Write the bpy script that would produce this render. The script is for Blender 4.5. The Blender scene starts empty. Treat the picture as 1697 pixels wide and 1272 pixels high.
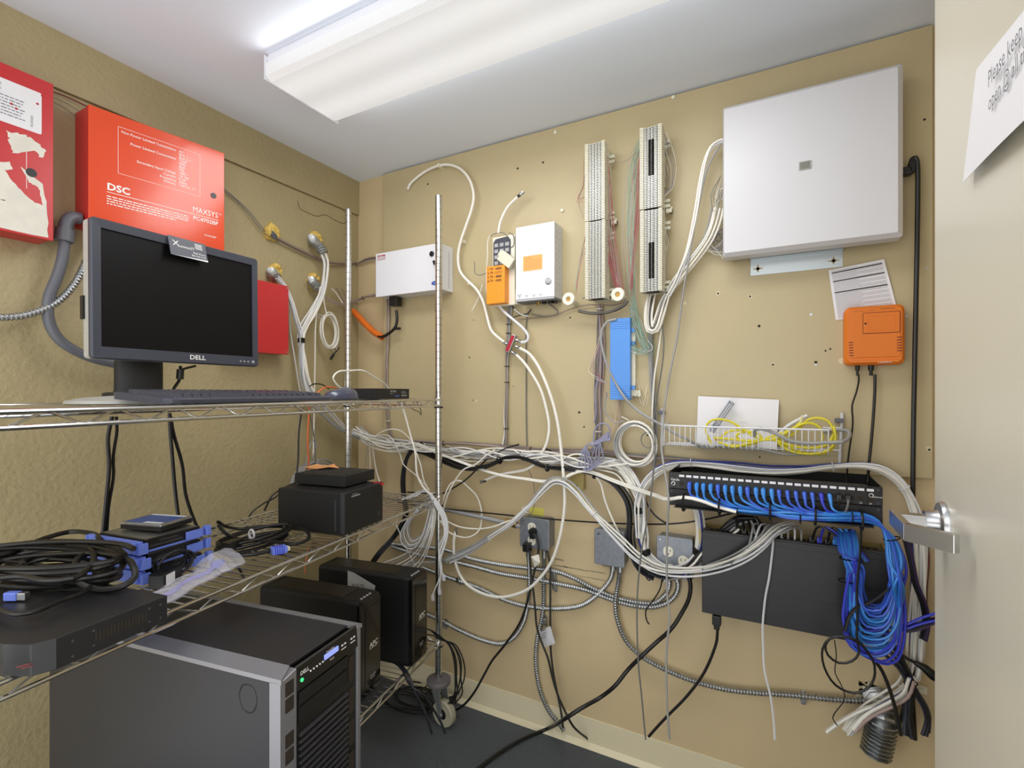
import bpy, bmesh, math, random
from mathutils import Vector, Matrix
random.seed(7)
SC = bpy.context.scene
COL = SC.collection
PI = math.pi

# ------------------------------------------------------------------ camera, world, exposure
FPX, CXP, HYP = 824.0, 848.5, 650.0
CAM = Vector((1.69, -1.67, 1.245))
_n = math.hypot(1538.5, 824.0)
CA, CB = 1538.5 / _n, 824.0 / _n
cam_data = bpy.data.cameras.new('camera')
cam_data.sensor_width = 36.0
cam_data.lens = FPX / 1697 * 36.0
cam_data.shift_y = 14.0 / 1697
cam_data.clip_start = 0.02
cam = bpy.data.objects.new('camera', cam_data)
COL.objects.link(cam)
cam.matrix_world = Matrix((
    (CA, 0, CB, CAM.x),
    (CB, 0, -CA, CAM.y),
    (0, 1, 0, CAM.z),
    (0, 0, 0, 1)))
SC.camera = cam
world = bpy.data.worlds.new('corridor_fill')  # even white ambient fill, standing in for the unseen corridor's light
world.use_nodes = True
SC.world = world
bg = world.node_tree.nodes['Background']
bg.inputs[0].default_value = (1.0, 1.0, 1.0, 1)
bg.inputs[1].default_value = 1.95
LAMP_WATTS = 7.5
LAMP_SIDE_WATTS = 0.55
SC.view_settings.view_transform = 'Standard'
SC.view_settings.look = 'None'
SC.view_settings.gamma = 1.0
SC.view_settings.use_curve_mapping = False
SC.view_settings.exposure = 0.15
SC.cycles.max_bounces = 8
SC.cycles.diffuse_bounces = 5
SC.cycles.use_denoising = True

# ------------------------------------------------------------------ helpers
def ray(px, py):
    r = (px - CXP) / FPX
    return Vector((CA * r - CB, CB * r + CA, (HYP - py) / FPX))
def PB(px, py, off):                 # on a plane in front of the back wall
    v = ray(px, py); return CAM + v * ((-off - CAM.y) / v.y)
def PL(px, py, x):                   # on a plane in front of the left wall
    v = ray(px, py); return CAM + v * ((x - CAM.x) / v.x)
def PZ(px, py, z):
    v = ray(px, py); return CAM + v * ((z - CAM.z) / v.z)
def PD(px, py, d):
    return CAM + ray(px, py) * d
ANG = math.radians(8.5)
F0 = Vector((0.561, -0.148, 0))
SV = Vector((math.cos(ANG), math.sin(ANG), 0))      # out of the shelf's front
SW = Vector((-math.sin(ANG), math.cos(ANG), 0))     # along the shelf, away from the camera
def PS(px, py, x):                   # on a plane along the shelf
    v = ray(px, py); t = (x - (CAM - F0).dot(SV)) / v.dot(SV); return CAM + v * t
MODES = {'B': PB, 'L': PL, 'Z': PZ, 'D': PD, 'S': PS}
def path(s):
    out = []; m = 'B'; val = 0.04
    for tok in s.split():
        if tok[0].isalpha():
            m = tok[0]; val = float(tok[1:]); continue
        q = [float(a) for a in tok.split(',')]
        if len(q) > 2: val = q[2]
        out.append(MODES[m](q[0], q[1], val))
    return out
def smooth(pts, step=0.012, closed=False):
    n = len(pts)
    if n < 3 and not closed: return [Vector(p) for p in pts]
    out = []
    rng = range(n) if closed else range(n - 1)
    for i in rng:
        p1, p2 = pts[i], pts[(i + 1) % n]
        p0 = pts[(i - 1) % n] if (closed or i > 0) else p1 * 2 - p2
        p3 = pts[(i + 2) % n] if (closed or i < n - 2) else p2 * 2 - p1
        d01, d12, d23 = [max((b - a).length, 1e-5) ** 0.5 for a, b in ((p0, p1), (p1, p2), (p2, p3))]
        k = max(2, int((p2 - p1).length / step))
        m1 = (p2 - p1) + d12 * ((p1 - p0) / d01 - (p2 - p0) / (d01 + d12))
        m2 = (p2 - p1) + d12 * ((p3 - p2) / d23 - (p3 - p1) / (d12 + d23))
        for j in range(k):
            t = j / k; t2 = t * t; t3 = t2 * t
            out.append(p1 * (2 * t3 - 3 * t2 + 1) + m1 * (t3 - 2 * t2 + t) + p2 * (-2 * t3 + 3 * t2) + m2 * (t3 - t2))
    if not closed: out.append(Vector(pts[-1]))
    return out
def even(pts, step):
    out = [pts[0]]; acc = 0.0
    for a, b in zip(pts, pts[1:]):
        d = (b - a).length
        while acc + d >= step and d > 1e-9:
            a = a + (b - a) * ((step - acc) / d); d = (b - a).length; acc = 0.0; out.append(a)
        acc += d
    return out
def frames(pts):
    n = len(pts); fr = []
    t = (pts[1] - pts[0]).normalized()
    a = Vector((0, 0, 1)) if abs(t.z) < 0.9 else Vector((0, 1, 0))
    nn = (a - t * a.dot(t)).normalized()
    for i in range(n):
        t = (pts[min(i + 1, n - 1)] - pts[max(i - 1, 0)])
        t = t.normalized() if t.length > 1e-9 else Vector((0, 0, 1))
        nn = nn - t * nn.dot(t)
        nn = nn.normalized() if nn.length > 1e-6 else t.orthogonal().normalized()
        fr.append((t, nn, t.cross(nn)))
    return fr
def frame(o, right, up):
    o = Vector(o); r = Vector(right).normalized(); u = Vector(up).normalized(); n = r.cross(u)
    return Matrix(((r.x, u.x, n.x, o.x), (r.y, u.y, n.y, o.y), (r.z, u.z, n.z, o.z), (0, 0, 0, 1)))
BW = frame((0, 0, 0), (1, 0, 0), (0, 0, 1))        # back wall: x = X, y = Z, z = out of the wall
LW = frame((0, 0, 0), (0, 1, 0), (0, 0, 1))        # left wall: x = Y, y = Z, z = X
SF = frame(F0, SW, (0, 0, 1))                      # shelf front: x along (0 at far post, minus to camera), y = Z, z out
FL = Matrix.Translation((0, 0, 0))
SHF = frame(F0, SV, SW)                            # shelf plan: x out of front, y along, z up
_font = {}
class MB:
    def __init__(s, T=None):
        s.v = []; s.f = []; s.sm = []; s.T = T or Matrix.Identity(4)
    def add(s, vs, fs, smooth=False):
        o = len(s.v); T = s.T
        s.v += [T @ Vector(q) for q in vs]
        for f in fs: s.f.append([i + o for i in f]); s.sm.append(smooth)
        return s
    def box(s, x0, x1, y0, y1, z0, z1):
        if x0 > x1: x0, x1 = x1, x0
        if y0 > y1: y0, y1 = y1, y0
        if z0 > z1: z0, z1 = z1, z0
        vs = [(x, y, z) for z in (z0, z1) for y in (y0, y1) for x in (x0, x1)]
        return s.add(vs, [(0, 2, 3, 1), (4, 5, 7, 6), (0, 1, 5, 4), (2, 6, 7, 3), (0, 4, 6, 2), (1, 3, 7, 5)])
    def prism(s, poly, z0, z1, cap=True):
        n = len(poly)
        vs = [(x, y, z0) for x, y in poly] + [(x, y, z1) for x, y in poly]
        fs = [(i, (i + 1) % n, n + (i + 1) % n, n + i) for i in range(n)]
        if cap: fs += [tuple(range(n))[::-1], tuple(range(n, 2 * n))]
        return s.add(vs, fs)
    def loft(s, rings, cap=True, smooth=False):
        n = len(rings[0]); vs = [p for r in rings for p in r]; fs = []
        for k in range(len(rings) - 1):
            for i in range(n):
                j = (i + 1) % n
                fs.append((k * n + i, k * n + j, (k + 1) * n + j, (k + 1) * n + i))
        s.add(vs, fs, smooth)
        if cap:
            s.add(rings[0], [tuple(range(n))[::-1]]); s.add(rings[-1], [tuple(range(n))])
        return s
    def rrect(s, x0, x1, y0, y1, z0, z1, r, k=4):
        return s.prism(rr(x0, x1, y0, y1, r, k), z0, z1)
    def lathe(s, prof, cx=0, cy=0, n=20, smooth=True):
        rings = [[(cx + r * math.cos(2 * PI * i / n), cy + r * math.sin(2 * PI * i / n), z) for i in range(n)] for r, z in prof]
        return s.loft(rings, True, smooth)
    def cyl(s, cx, cy, z0, z1, r, n=16):
        return s.lathe([(r, z0), (r, z1)], cx, cy, n)
    def rod(s, a, b, r, n=8, r2=None):
        return s.tube([Vector(a), Vector(b)], r, n)
    def tube(s, pts, r, n=6, closed=False, rf=None):
        fr = frames(pts); m = len(pts); vs = []; fs = []
        for i, p in enumerate(pts):
            t, a, b = fr[i]; q = rf(i) * r if rf else r
            for k in range(n):
                an = 2 * PI * k / n
                vs.append(p + a * (q * math.cos(an)) + b * (q * math.sin(an)))
        for i in range(m if closed else m - 1):
            i2 = (i + 1) % m
            for k in range(n):
                k2 = (k + 1) % n
                fs.append((i * n + k, i2 * n + k, i2 * n + k2, i * n + k2))
        o = len(s.v)
        s.add(vs, [f[::-1] for f in fs], True)
        if not closed:
            s.add(vs[:n], [tuple(range(n))]); s.add(vs[-n:], [tuple(range(n))[::-1]])
        return s
    def text(s, txt, size, x, y, z=0.0, align='LEFT', rot=0.0, sx=1.0, bold=0.0):
        key = (txt, align, bold)
        if key not in _font:
            cu = bpy.data.curves.new('lettering_curve', 'FONT')
            cu.body = txt; cu.size = 1.0; cu.align_x = align; cu.resolution_u = 2; cu.offset = bold
            ob = bpy.data.objects.new('lettering_curve', cu)
            me = ob.to_mesh()
            _font[key] = ([tuple(v.co) for v in me.vertices], [tuple(p.vertices) for p in me.polygons])
            ob.to_mesh_clear(); bpy.data.objects.remove(ob); bpy.data.curves.remove(cu)
        vs, fs = _font[key]; c, d = math.cos(rot), math.sin(rot)
        return s.add([(x + size * (sx * a * c - b * d), y + size * (sx * a * d + b * c), z) for a, b, _ in vs], fs)
    def dashes(s, x0, x1, y, h, z, rnd, fill=0.85):
        x = x0
        while x < x1:
            w = rnd.uniform(1.5, 5) * h
            s.add([(x, y, z), (min(x + w, x1), y, z), (min(x + w, x1), y + h, z), (x, y + h, z)], [(0, 1, 2, 3)])
            x += w + h * rnd.uniform(0.6, 1.0)
        return s
    def quad(s, a, b, c, d):
        return s.add([a, b, c, d], [(0, 1, 2, 3)])
def rr(x0, x1, y0, y1, r, k=4):
    out = []
    for cx, cy, a0 in ((x1 - r, y1 - r, 0), (x0 + r, y1 - r, 90), (x0 + r, y0 + r, 180), (x1 - r, y0 + r, 270)):
        for i in range(k + 1):
            a = math.radians(a0 + 90 * i / k); out.append((cx + r * math.cos(a), cy + r * math.sin(a)))
    return out
def wloc(o):
    return Vector(o.location) + (wloc(o.parent) if o.parent else Vector((0, 0, 0)))
def obj(name, mb, mat, parent=None, bev=0, seg=2):
    me = bpy.data.meshes.new(name)
    if parent is None:
        xs = [v.x for v in mb.v]; ys = [v.y for v in mb.v]; zs = [v.z for v in mb.v]
        org = Vector(((min(xs) + max(xs)) / 2, (min(ys) + max(ys)) / 2, min(zs)))
        loc = org
    else:
        org = wloc(parent); loc = Vector((0, 0, 0))
    me.from_pydata([tuple(v - org) for v in mb.v], [], mb.f)
    me.polygons.foreach_set('use_smooth', mb.sm)
    me.validate()
    if any(mb.sm): me.set_sharp_from_angle(angle=math.radians(38))
    me.materials.append(mat)
    o = bpy.data.objects.new(name, me); COL.objects.link(o)
    o.location = loc
    if parent: o.parent = parent
    if bev:
        b = o.modifiers.new('bevel', 'BEVEL'); b.width = bev; b.segments = seg; b.limit_method = 'ANGLE'; b.angle_limit = math.radians(40)
    return o
def tag(o, label, cat, group=None, kind=None):
    o['label'] = label; o['category'] = cat
    if group: o['group'] = group
    if kind: o['kind'] = kind
    return o
def thing(name, label, cat, loc, group=None):
    o = bpy.data.objects.new(name, None); COL.objects.link(o); o.empty_display_size = 0.05
    o.location = Vector(loc); return tag(o, label, cat, group)
def struct(name, mb, mat, parent=None, bev=0):
    o = obj(name, mb, mat, parent, bev)
    if parent is None: o['kind'] = 'structure'
    return o

# ------------------------------------------------------------------ materials
def lin(h):
    h = h.lstrip('#'); c = [int(h[i:i + 2], 16) / 255 for i in (0, 2, 4)]
    return tuple(a / 12.92 if a <= 0.04045 else ((a + 0.055) / 1.055) ** 2.4 for a in c) + (1,)
_mats = {}
def M(name, hexc, rough=0.5, metal=0.0, var=0.0, vscale=30.0, bump=0.0, bscale=60.0, spec=0.5, emit=0.0, trans=0.0, alpha=1.0, coat=0.0, hex2=None):
    if name in _mats: return _mats[name]
    m = bpy.data.materials.new(name); m.use_nodes = True
    nt = m.node_tree; b = nt.nodes['Principled BSDF']
    c = lin(hexc)
    b.inputs['Base Color'].default_value = c
    b.inputs['Roughness'].default_value = rough; b.inputs['Metallic'].default_value = metal
    b.inputs['Specular IOR Level'].default_value = spec
    b.inputs['Transmission Weight'].default_value = trans; b.inputs['Alpha'].default_value = alpha
    b.inputs['Coat Weight'].default_value = coat; b.inputs['Coat Roughness'].default_value = 0.05
    if emit:
        b.inputs['Emission Color'].default_value = c; b.inputs['Emission Strength'].default_value = emit
    tc = None
    if var or bump or hex2:
        tc = nt.nodes.new('ShaderNodeTexCoord')
    if var or hex2:
        nz = nt.nodes.new('ShaderNodeTexNoise'); nz.inputs['Scale'].default_value = vscale; nz.inputs['Detail'].default_value = 4
        nt.links.new(tc.outputs['Object'], nz.inputs['Vector'])
        cr = nt.nodes.new('ShaderNodeValToRGB')
        cr.color_ramp.elements[0].position = 0.35; cr.color_ramp.elements[1].position = 0.65
        c2 = lin(hex2) if hex2 else tuple(min(1, a * (1 + var)) for a in c[:3]) + (1,)
        c1 = c if hex2 else tuple(a * (1 - var) for a in c[:3]) + (1,)
        cr.color_ramp.elements[0].color = c1; cr.color_ramp.elements[1].color = c2
        nt.links.new(nz.outputs['Fac'], cr.inputs['Fac']); nt.links.new(cr.outputs['Color'], b.inputs['Base Color'])
    if bump:
        nb = nt.nodes.new('ShaderNodeTexNoise'); nb.inputs['Scale'].default_value = bscale; nb.inputs['Detail'].default_value = 3
        nt.links.new(tc.outputs['Object'], nb.inputs['Vector'])
        bp = nt.nodes.new('ShaderNodeBump'); bp.inputs['Strength'].default_value = bump; bp.inputs['Distance'].default_value = 0.01
        nt.links.new(nb.outputs['Fac'], bp.inputs['Height']); nt.links.new(bp.outputs['Normal'], b.inputs['Normal'])
    _mats[name] = m; return m
W_BOARD = M('tan_painted_board', '#b8a983', 0.42, var=0.03, vscale=3, bump=0.05, bscale=40)
W_LEFT = M('tan_painted_plaster', '#a99b75', 0.5, var=0.04, vscale=4, bump=0.3, bscale=70)
W_LOW = M('tan_painted_drywall', '#ccb890', 0.42, var=0.03, vscale=3, bump=0.08, bscale=30)
W_BASE = M('cream_cove_base', '#ddd3b2', 0.4)
W_CEIL = M('white_ceiling_paint', '#e6eefa', 0.7, bump=0.03, bscale=80)
CARPET = M('blue_grey_carpet', '#34393d', 0.95, hex2='#767c80', vscale=420, bump=0.8, bscale=500)
DOOR = M('cream_door_paint', '#d3cebd', 0.3, var=0.01, vscale=2)
CHROME = M('bright_chrome', '#d2d2d0', 0.22, 1.0)
NICKEL = M('satin_nickel', '#c4c4c6', 0.3, 1.0)
ZINC = M('galvanised_steel', '#b6b9ba', 0.38, 1.0, var=0.1, vscale=60)
ZINCP = M('zinc_plate', '#b2b9bb', 0.35, 0.8)
STEELBOX = M('grey_cast_box', '#8b9097', 0.45, 0.6, var=0.08, vscale=80, bump=0.05, bscale=200)
WHITE = M('white_powder_coat', '#e4e5ea', 0.35)
WHITEG = M('pale_grey_metal', '#c9cacd', 0.4)
IVORY = M('ivory_plastic', '#d8d5c0', 0.45)
CREAM = M('cream_plastic', '#e6e2cf', 0.4)
BEIGE = M('beige_plastic', '#c2b072', 0.4)
PBXM = M('silver_plastic', '#d2d2d5', 0.38, 0.0)
PBXD = M('grey_plastic_edge', '#a9a7a4', 0.45)
RED = M('bright_red_enamel', '#da4c26', 0.17, coat=0.0, spec=0.42)
REDD = M('dull_red_enamel', '#b3262a', 0.3)
REDS = M('red_enamel', '#c02a2c', 0.32)
ORANGE = M('orange_plastic', '#d9741b', 0.38)
ORANGEL = M('light_orange_plastic', '#f0982c', 0.35)
ORTAPE = M('orange_label', '#eda55c', 0.6)
ORWIRE = M('orange_wire', '#d9692e', 0.45)
BLUEB = M('sky_blue_plastic', '#4f8fdc', 0.35)
BLUEC = M('blue_patch_cable', '#3a86d8', 0.33)
BLUED = M('deep_blue_cable', '#343cc0', 0.38)
NAVY = M('navy_cable', '#2c3a86', 0.4)
CADDY = M('periwinkle_plastic', '#6d84e0', 0.4)
DKBLUE = M('blue_label', '#2c57ac', 0.35)
YELLOW = M('yellow_cable', '#dcd02c', 0.4)
BLACK = M('black_plastic', '#141414', 0.38)
BLACKM = M('matt_black_plastic', '#141415', 0.55, bump=0.04, bscale=300)
BLACKG = M('gloss_black_plastic', '#100f10', 0.12)
CHAR = M('charcoal_metal', '#212123', 0.42, var=0.06, vscale=12)
DKGREY = M('dark_grey_plastic', '#37373b', 0.45)
SRVSIDE = M('graphite_metal', '#2c2c30', 0.4, 0.2)
SRVSIL = M('silver_grey_plastic', '#8f8f94', 0.35, 0.5)
SLATE = M('slate_plastic', '#3a3c48', 0.35)
MOUSEM = M('blue_grey_plastic', '#3f4256', 0.25, coat=0.3)
BEZEL = M('slate_bezel_plastic', '#3c3f4a', 0.4)
SILVERP = M('silver_plastic_edge', '#a8a7a0', 0.4)
SCREEN = M('dark_screen', '#0c0c0e', 0.36, spec=0.22)
CBLACK = M('black_cable', '#161514', 0.4)
CBLACKN = M('blue_black_cable', '#1c1e28', 0.42)
CWHITE = M('white_cable', '#ebe8de', 0.42)
CWHITE2 = M('cool_white_cable', '#dcdddf', 0.42)
CGREY = M('grey_cable', '#9a9a98', 0.45)
CGREYD = M('dark_grey_cable', '#6f6f6d', 0.45)
CBROWN = M('taupe_cable', '#8a7a70', 0.5)
CPINK = M('pinkish_grey_cable', '#a8948c', 0.5)
CLAV = M('lavender_grey_cable', '#8f8fa8', 0.45)
WRED = M('red_wire', '#b4646a', 0.5)
WGREEN = M('green_wire', '#7cab95', 0.5)
PIPEG = M('grey_pvc', '#5f6168', 0.4)
PVCL = M('light_grey_pvc', '#9d9da0', 0.5)
FOAM = M('yellow_foam', '#d9b95e', 0.6, var=0.15, vscale=40, bump=0.6, bscale=60)
PAPER = M('white_paper', '#e4e3e6', 0.7)
PAPERW = M('warm_paper', '#dcd8cc', 0.8, var=0.05, vscale=25)
INK = M('black_ink', '#26262a', 0.7)
INKG = M('grey_ink', '#6f6f76', 0.7)
LETW = M('white_lettering', '#eceae6', 0.5)
LETG = M('grey_lettering', '#a5a5a5', 0.5)
STICKY = M('yellow_sticker', '#d8cf5c', 0.6)
RUBBER = M('grey_rubber', '#6f6b6c', 0.55)
WHEELR = M('tan_rubber', '#a8a48e', 0.6)
HOLE = M('dark_hole', '#2b2318', 0.9)
DUST = M('bare_plaster', '#d0c6a8', 0.8)
BRASS = M('brass', '#b08a4c', 0.35, 0.9)
GLED = M('green_led', '#3fc880', 0.4, emit=0.8)
BLCD = M('blue_lcd', '#8f9ff0', 0.4, emit=0.55)
CLIPM = M('tin_clip', '#d6d6d2', 0.35, 0.6)
CLIPD = M('clip_shadow_plastic', '#2e2e2d', 0.6)
def clear_mat():
    m = bpy.data.materials.new('clear_plastic'); m.use_nodes = True; nt = m.node_tree
    b = nt.nodes['Principled BSDF']; b.inputs['Base Color'].default_value = (0.9, 0.9, 1, 1)
    b.inputs['Roughness'].default_value = 0.12; b.inputs['Alpha'].default_value = 0.28
    return m
CLEAR = clear_mat()
def post_mat():                     # chrome with a dark groove every inch
    m = CHROME.copy(); m.name = 'grooved_chrome'; nt = m.node_tree; b = nt.nodes['Principled BSDF']
    tc = nt.nodes.new('ShaderNodeTexCoord'); sp = nt.nodes.new('ShaderNodeSeparateXYZ'); nt.links.new(tc.outputs['Object'], sp.inputs[0])
    a = nt.nodes.new('ShaderNodeMath'); a.operation = 'DIVIDE'; a.inputs[1].default_value = 0.0254; nt.links.new(sp.outputs['Z'], a.inputs[0])
    f = nt.nodes.new('ShaderNodeMath'); f.operation = 'FRACT'; nt.links.new(a.outputs[0], f.inputs[0])
    g = nt.nodes.new('ShaderNodeMath'); g.operation = 'LESS_THAN'; g.inputs[1].default_value = 0.05; nt.links.new(f.outputs[0], g.inputs[0])
    mx = nt.nodes.new('ShaderNodeMix'); mx.data_type = 'RGBA'; mx.inputs['A'].default_value = lin('#d2d2d0'); mx.inputs['B'].default_value = lin('#6c6c6e')
    nt.links.new(g.outputs[0], mx.inputs['Factor']); nt.links.new(mx.outputs['Result'], b.inputs['Base Color'])
    return m
POSTM = post_mat()

# ------------------------------------------------------------------ cables
def plug_rj(parent, p, d, up, mat=CLEAR):
    d = d.normalized(); up = (up - d * up.dot(d)).normalized()
    mb = MB(frame(p, d, up)); mb.box(0, 0.021, -0.004, 0.004, -0.0058, 0.0058); mb.box(0.002, 0.016, 0.004, 0.0062, -0.0025, 0.0025)
    return obj('plug', mb, mat, parent)
def cable(name, label, pth, r, mat, cat='cable', n=6, step=0.012, group=None):
    pts = smooth(path(pth) if isinstance(pth, str) else pth, step)
    return tag(obj(name, MB().tube(pts, r, n), mat), label, cat, group)
def strands(pts, n, spread, r, mats, parent, seed=1, wob=1.0, tight=(), nside=6, ends=0.0):
    rnd = random.Random(seed); fr = frames(pts); m = len(pts); L = [0]
    for i in range(1, m): L.append(L[-1] + (pts[i] - pts[i - 1]).length)
    for k in range(n):
        if n == 1: rad = 0; th = 0
        else:
            rad = spread * math.sqrt((k + 0.5) / n); th = k * 2.39996
        f1, f2 = rnd.uniform(3, 9), rnd.uniform(3, 9); p1, p2 = rnd.uniform(0, 6.3), rnd.uniform(0, 6.3)
        q = []
        for i in range(m):
            s = L[i]; u = s / max(L[-1], 1e-6)
            loose = 1.0
            for tt in tight: loose = min(loose, 0.55 + abs(u - tt) * 6)
            g = 1 + ends * max(0, abs(u - 0.5) * 2 - 0.6)
            a = th + wob * 1.1 * math.sin(f1 * s + p1)
            rr_ = rad * loose * g * (1 + 0.35 * wob * math.sin(f2 * s + p2))
            q.append(pts[i] + fr[i][1] * (rr_ * math.cos(a)) + fr[i][2] * (rr_ * math.sin(a)))
        obj('cable', MB().tube(q, r, nside), mats[k % len(mats)], parent)
def ring(p, t, rad, r, mat, parent, name='cable_tie', flat=1):
    a = t.orthogonal().normalized(); b = t.normalized().cross(a)
    pts = [p + a * (rad * math.cos(2 * PI * i / 14)) + b * (rad * math.sin(2 * PI * i / 14)) for i in range(14)]
    mb = MB()
    if flat == 1: mb.tube(pts, r, 5, closed=True)
    else:
        for s in range(flat):
            off = t.normalized() * ((s - (flat - 1) / 2) * r * 1.5)
            mb.tube([q + off for q in pts], r, 5, closed=True)
    return obj(name, mb, mat, parent)
def bundle(name, label, pth, n, spread, r, mats, ties=(), tie_mat=None, cat='cable bundle', seed=1, wob=1.0, flat=1, ends=0.0, step=0.014, tr=0.0016):
    pts = smooth(path(pth) if isinstance(pth, str) else pth, step)
    root = thing(name, label, cat, pts[len(pts) // 2])
    strands(pts, n, spread, r, mats, root, seed, wob, ties, ends=ends)
    fr = frames(pts)
    for u in ties:
        i = min(len(pts) - 1, int(u * (len(pts) - 1)))
        ring(pts[i], fr[i][0], spread * 0.62 + r + 0.001, tr, tie_mat or CBLACK, root, flat=flat)
    return root
def coil_pts(o, right, up, rx, ry, loops, jit, seed=1, dep=0.012, k=14, start=0.0):
    rnd = random.Random(seed); r_ = Vector(right).normalized(); u_ = Vector(up).normalized(); nn = r_.cross(u_); pts = []
    o = Vector(o); N = int(loops * k); ph = rnd.uniform(0, 6)
    for i in range(N + 1):
        a = start + 2 * PI * i / k; lp = i / k
        s = 1 + jit * math.sin(lp * 2.1 + ph) + jit * 0.4 * math.sin(a * 0.5 + lp * 3 + ph)
        z = dep * math.sin(lp * 1.7 + ph) + dep * 0.5 * math.sin(a + ph)
        pts.append(o + r_ * (rx * s * math.cos(a)) + u_ * (ry * s * math.sin(a)) + nn * z)
    return pts
def armored(name, label, pth, r=0.0075, mat=ZINC, period=0.0086, parent=None, group=None):
    pts = even(smooth(path(pth) if isinstance(pth, str) else pth, 0.004), period / 4)
    mb = MB().tube(pts, r, 9, rf=lambda i: (1.14, 1.14, 0.98, 0.80)[i % 4])
    if parent: return obj(name, mb, mat, parent)
    return tag(obj(name, mb, mat), label, 'conduit', group)
# ------------------------------------------------------------------ the setting
CZ = 2.204
XR = 2.12
mb = MB(); mb.box(-0.1, XR + 0.1, -1.9, 0.1, -0.05, 0); struct('floor', mb, CARPET)
mb = MB(); mb.box(-0.1, XR + 0.1, -1.9, 0.1, CZ, CZ + 0.05); struct('ceiling', mb, W_CEIL)
mb = MB(); mb.box(0, XR, 0, 0.1, 0, CZ); struct('wall_back', mb, W_LOW)
mb = MB(); mb.box(-0.1, 0, -2.2, 0.1, 0, 2.046); mb.box(-0.1, 0.006, -2.2, 0.0, 2.052, CZ); mb.box(-0.1, -0.006, -2.2, 0.1, 2.04, 2.06)
struct('wall_left', mb, W_LEFT)
mb = MB(); mb.box(XR, XR + 0.1, -1.75, 0.1, 0, CZ); struct('wall_right', mb, W_LOW)
mb = MB(BW); mb.prism([(0.0, 0.0), (XR, 0.0), (XR, 0.102), (0.0, 0.102)], 0, 0.003)
mb.loft([[(0.0, 0.0, 0.003), (0.0, 0.018, 0.003), (0.0, 0.0, 0.016)], [(XR, 0.0, 0.003), (XR, 0.018, 0.003), (XR, 0.0, 0.016)]])
struct('baseboard_back', mb, W_BASE, bev=0.001)
mb = MB(LW); mb.box(-2.2, -0.02, 0.0, 0.102, 0, 0.003); struct('baseboard_left', mb, W_BASE, bev=0.001)
mb = MB(BW); mb.box(0.1675, 2.043, 1.021, CZ - 0.006, 0, 0.02)
board = struct('trim_1', mb, W_BOARD, bev=0.0015)
board['label'] = 'tan painted plywood board covering the upper back wall'
def hole(px, py, r=0.004, mat=HOLE):
    p = PB(px, py, 0.02); mb = MB(BW); mb.cyl(p.x, p.z, 0.0195, 0.0206, r, 10); return mb
for i, (px, py, r) in enumerate(((693, 309, 3), (709, 305, 4), (858, 279, 4), (900, 269, 4), (898, 306, 2), (1243, 491, 3), (1190, 486, 3), (1258, 540, 4),
        (1344, 521, 4), (1376, 578, 2.5), (1368, 581, 2.5), (1352, 600, 4), (1352, 604, 3), (1281, 604, 3), (960, 683, 4), (968, 707, 3), (785, 530, 3), (778, 592, 3),
        (1400, 590, 3), (784, 663, 2.5), (760, 723, 2), (945, 526, 3), (1259, 757, 2.5), (851, 640, 2), (1537, 443, 3), (1532, 198, 3), (1540, 745, 3), (1116, 162, 2), (1502, 524, 2.5))):
    obj('screw_hole', hole(px, py, r / 1000), HOLE if i % 4 else ZINC, board)
for px, py, r in ((1243, 491, 7), (1190, 486, 7), (1539, 743, 8), (1396, 598, 9), (789, 664, 5), (1281, 604, 6), (1135, 502, 6)):
    p = PB(px, py, 0.02); mb = MB(BW); rnd = random.Random(px)
    mb.prism([(p.x + r / 1000 * rnd.uniform(.5, 1.2) * math.cos(a * PI / 5), p.z + r / 1000 * rnd.uniform(.5, 1.2) * math.sin(a * PI / 5)) for a in range(10)], 0.0195, 0.0203)
    obj('chipped_paint', mb, DUST, board)
for px, py in ((932, 349), (921, 220), (1116, 162)):
    p = PB(px, py, 0.02); mb = MB(BW); mb.lathe([(0.006, 0.02), (0.006, 0.026), (0.003, 0.028)], p.x, p.z, 12); obj('screw', mb, CREAM, board)
# crack in the plaster on the left wall
mb = MB(); mb.tube(smooth(path('L0.0005 493,333 497,345 512,353 525,358 540,356 552,363 562,368 570,370 577,368'), 0.006), 0.0011, 4)
obj('crack', mb, HOLE, bpy.data.objects['wall_left'])

for k, (px, py, w, h) in enumerate(((926, 925, 10, 3), (930, 935, 16, 3), (925, 944, 7, 4), (955, 938, 24, 2), (990, 944, 20, 2), (980, 952, 30, 1.5), (1005, 936, 10, 2))):
    a, b = PB(px - w, py, 0), PB(px + w, py, 0); hh = h * .0014; rnd = random.Random(k)
    mb = MB(BW); mb.prism([(a.x + (b.x - a.x) * (.5 + .5 * rnd.uniform(.75, 1) * math.cos(t * PI / 8)), a.z + hh * rnd.uniform(.4, 1) * math.sin(t * PI / 8)) for t in range(16)], 0, .0004)
    obj('scuff_mark', mb, M('scuffed_paint', '#8a7f68', .6), bpy.data.objects['wall_back'])

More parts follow.
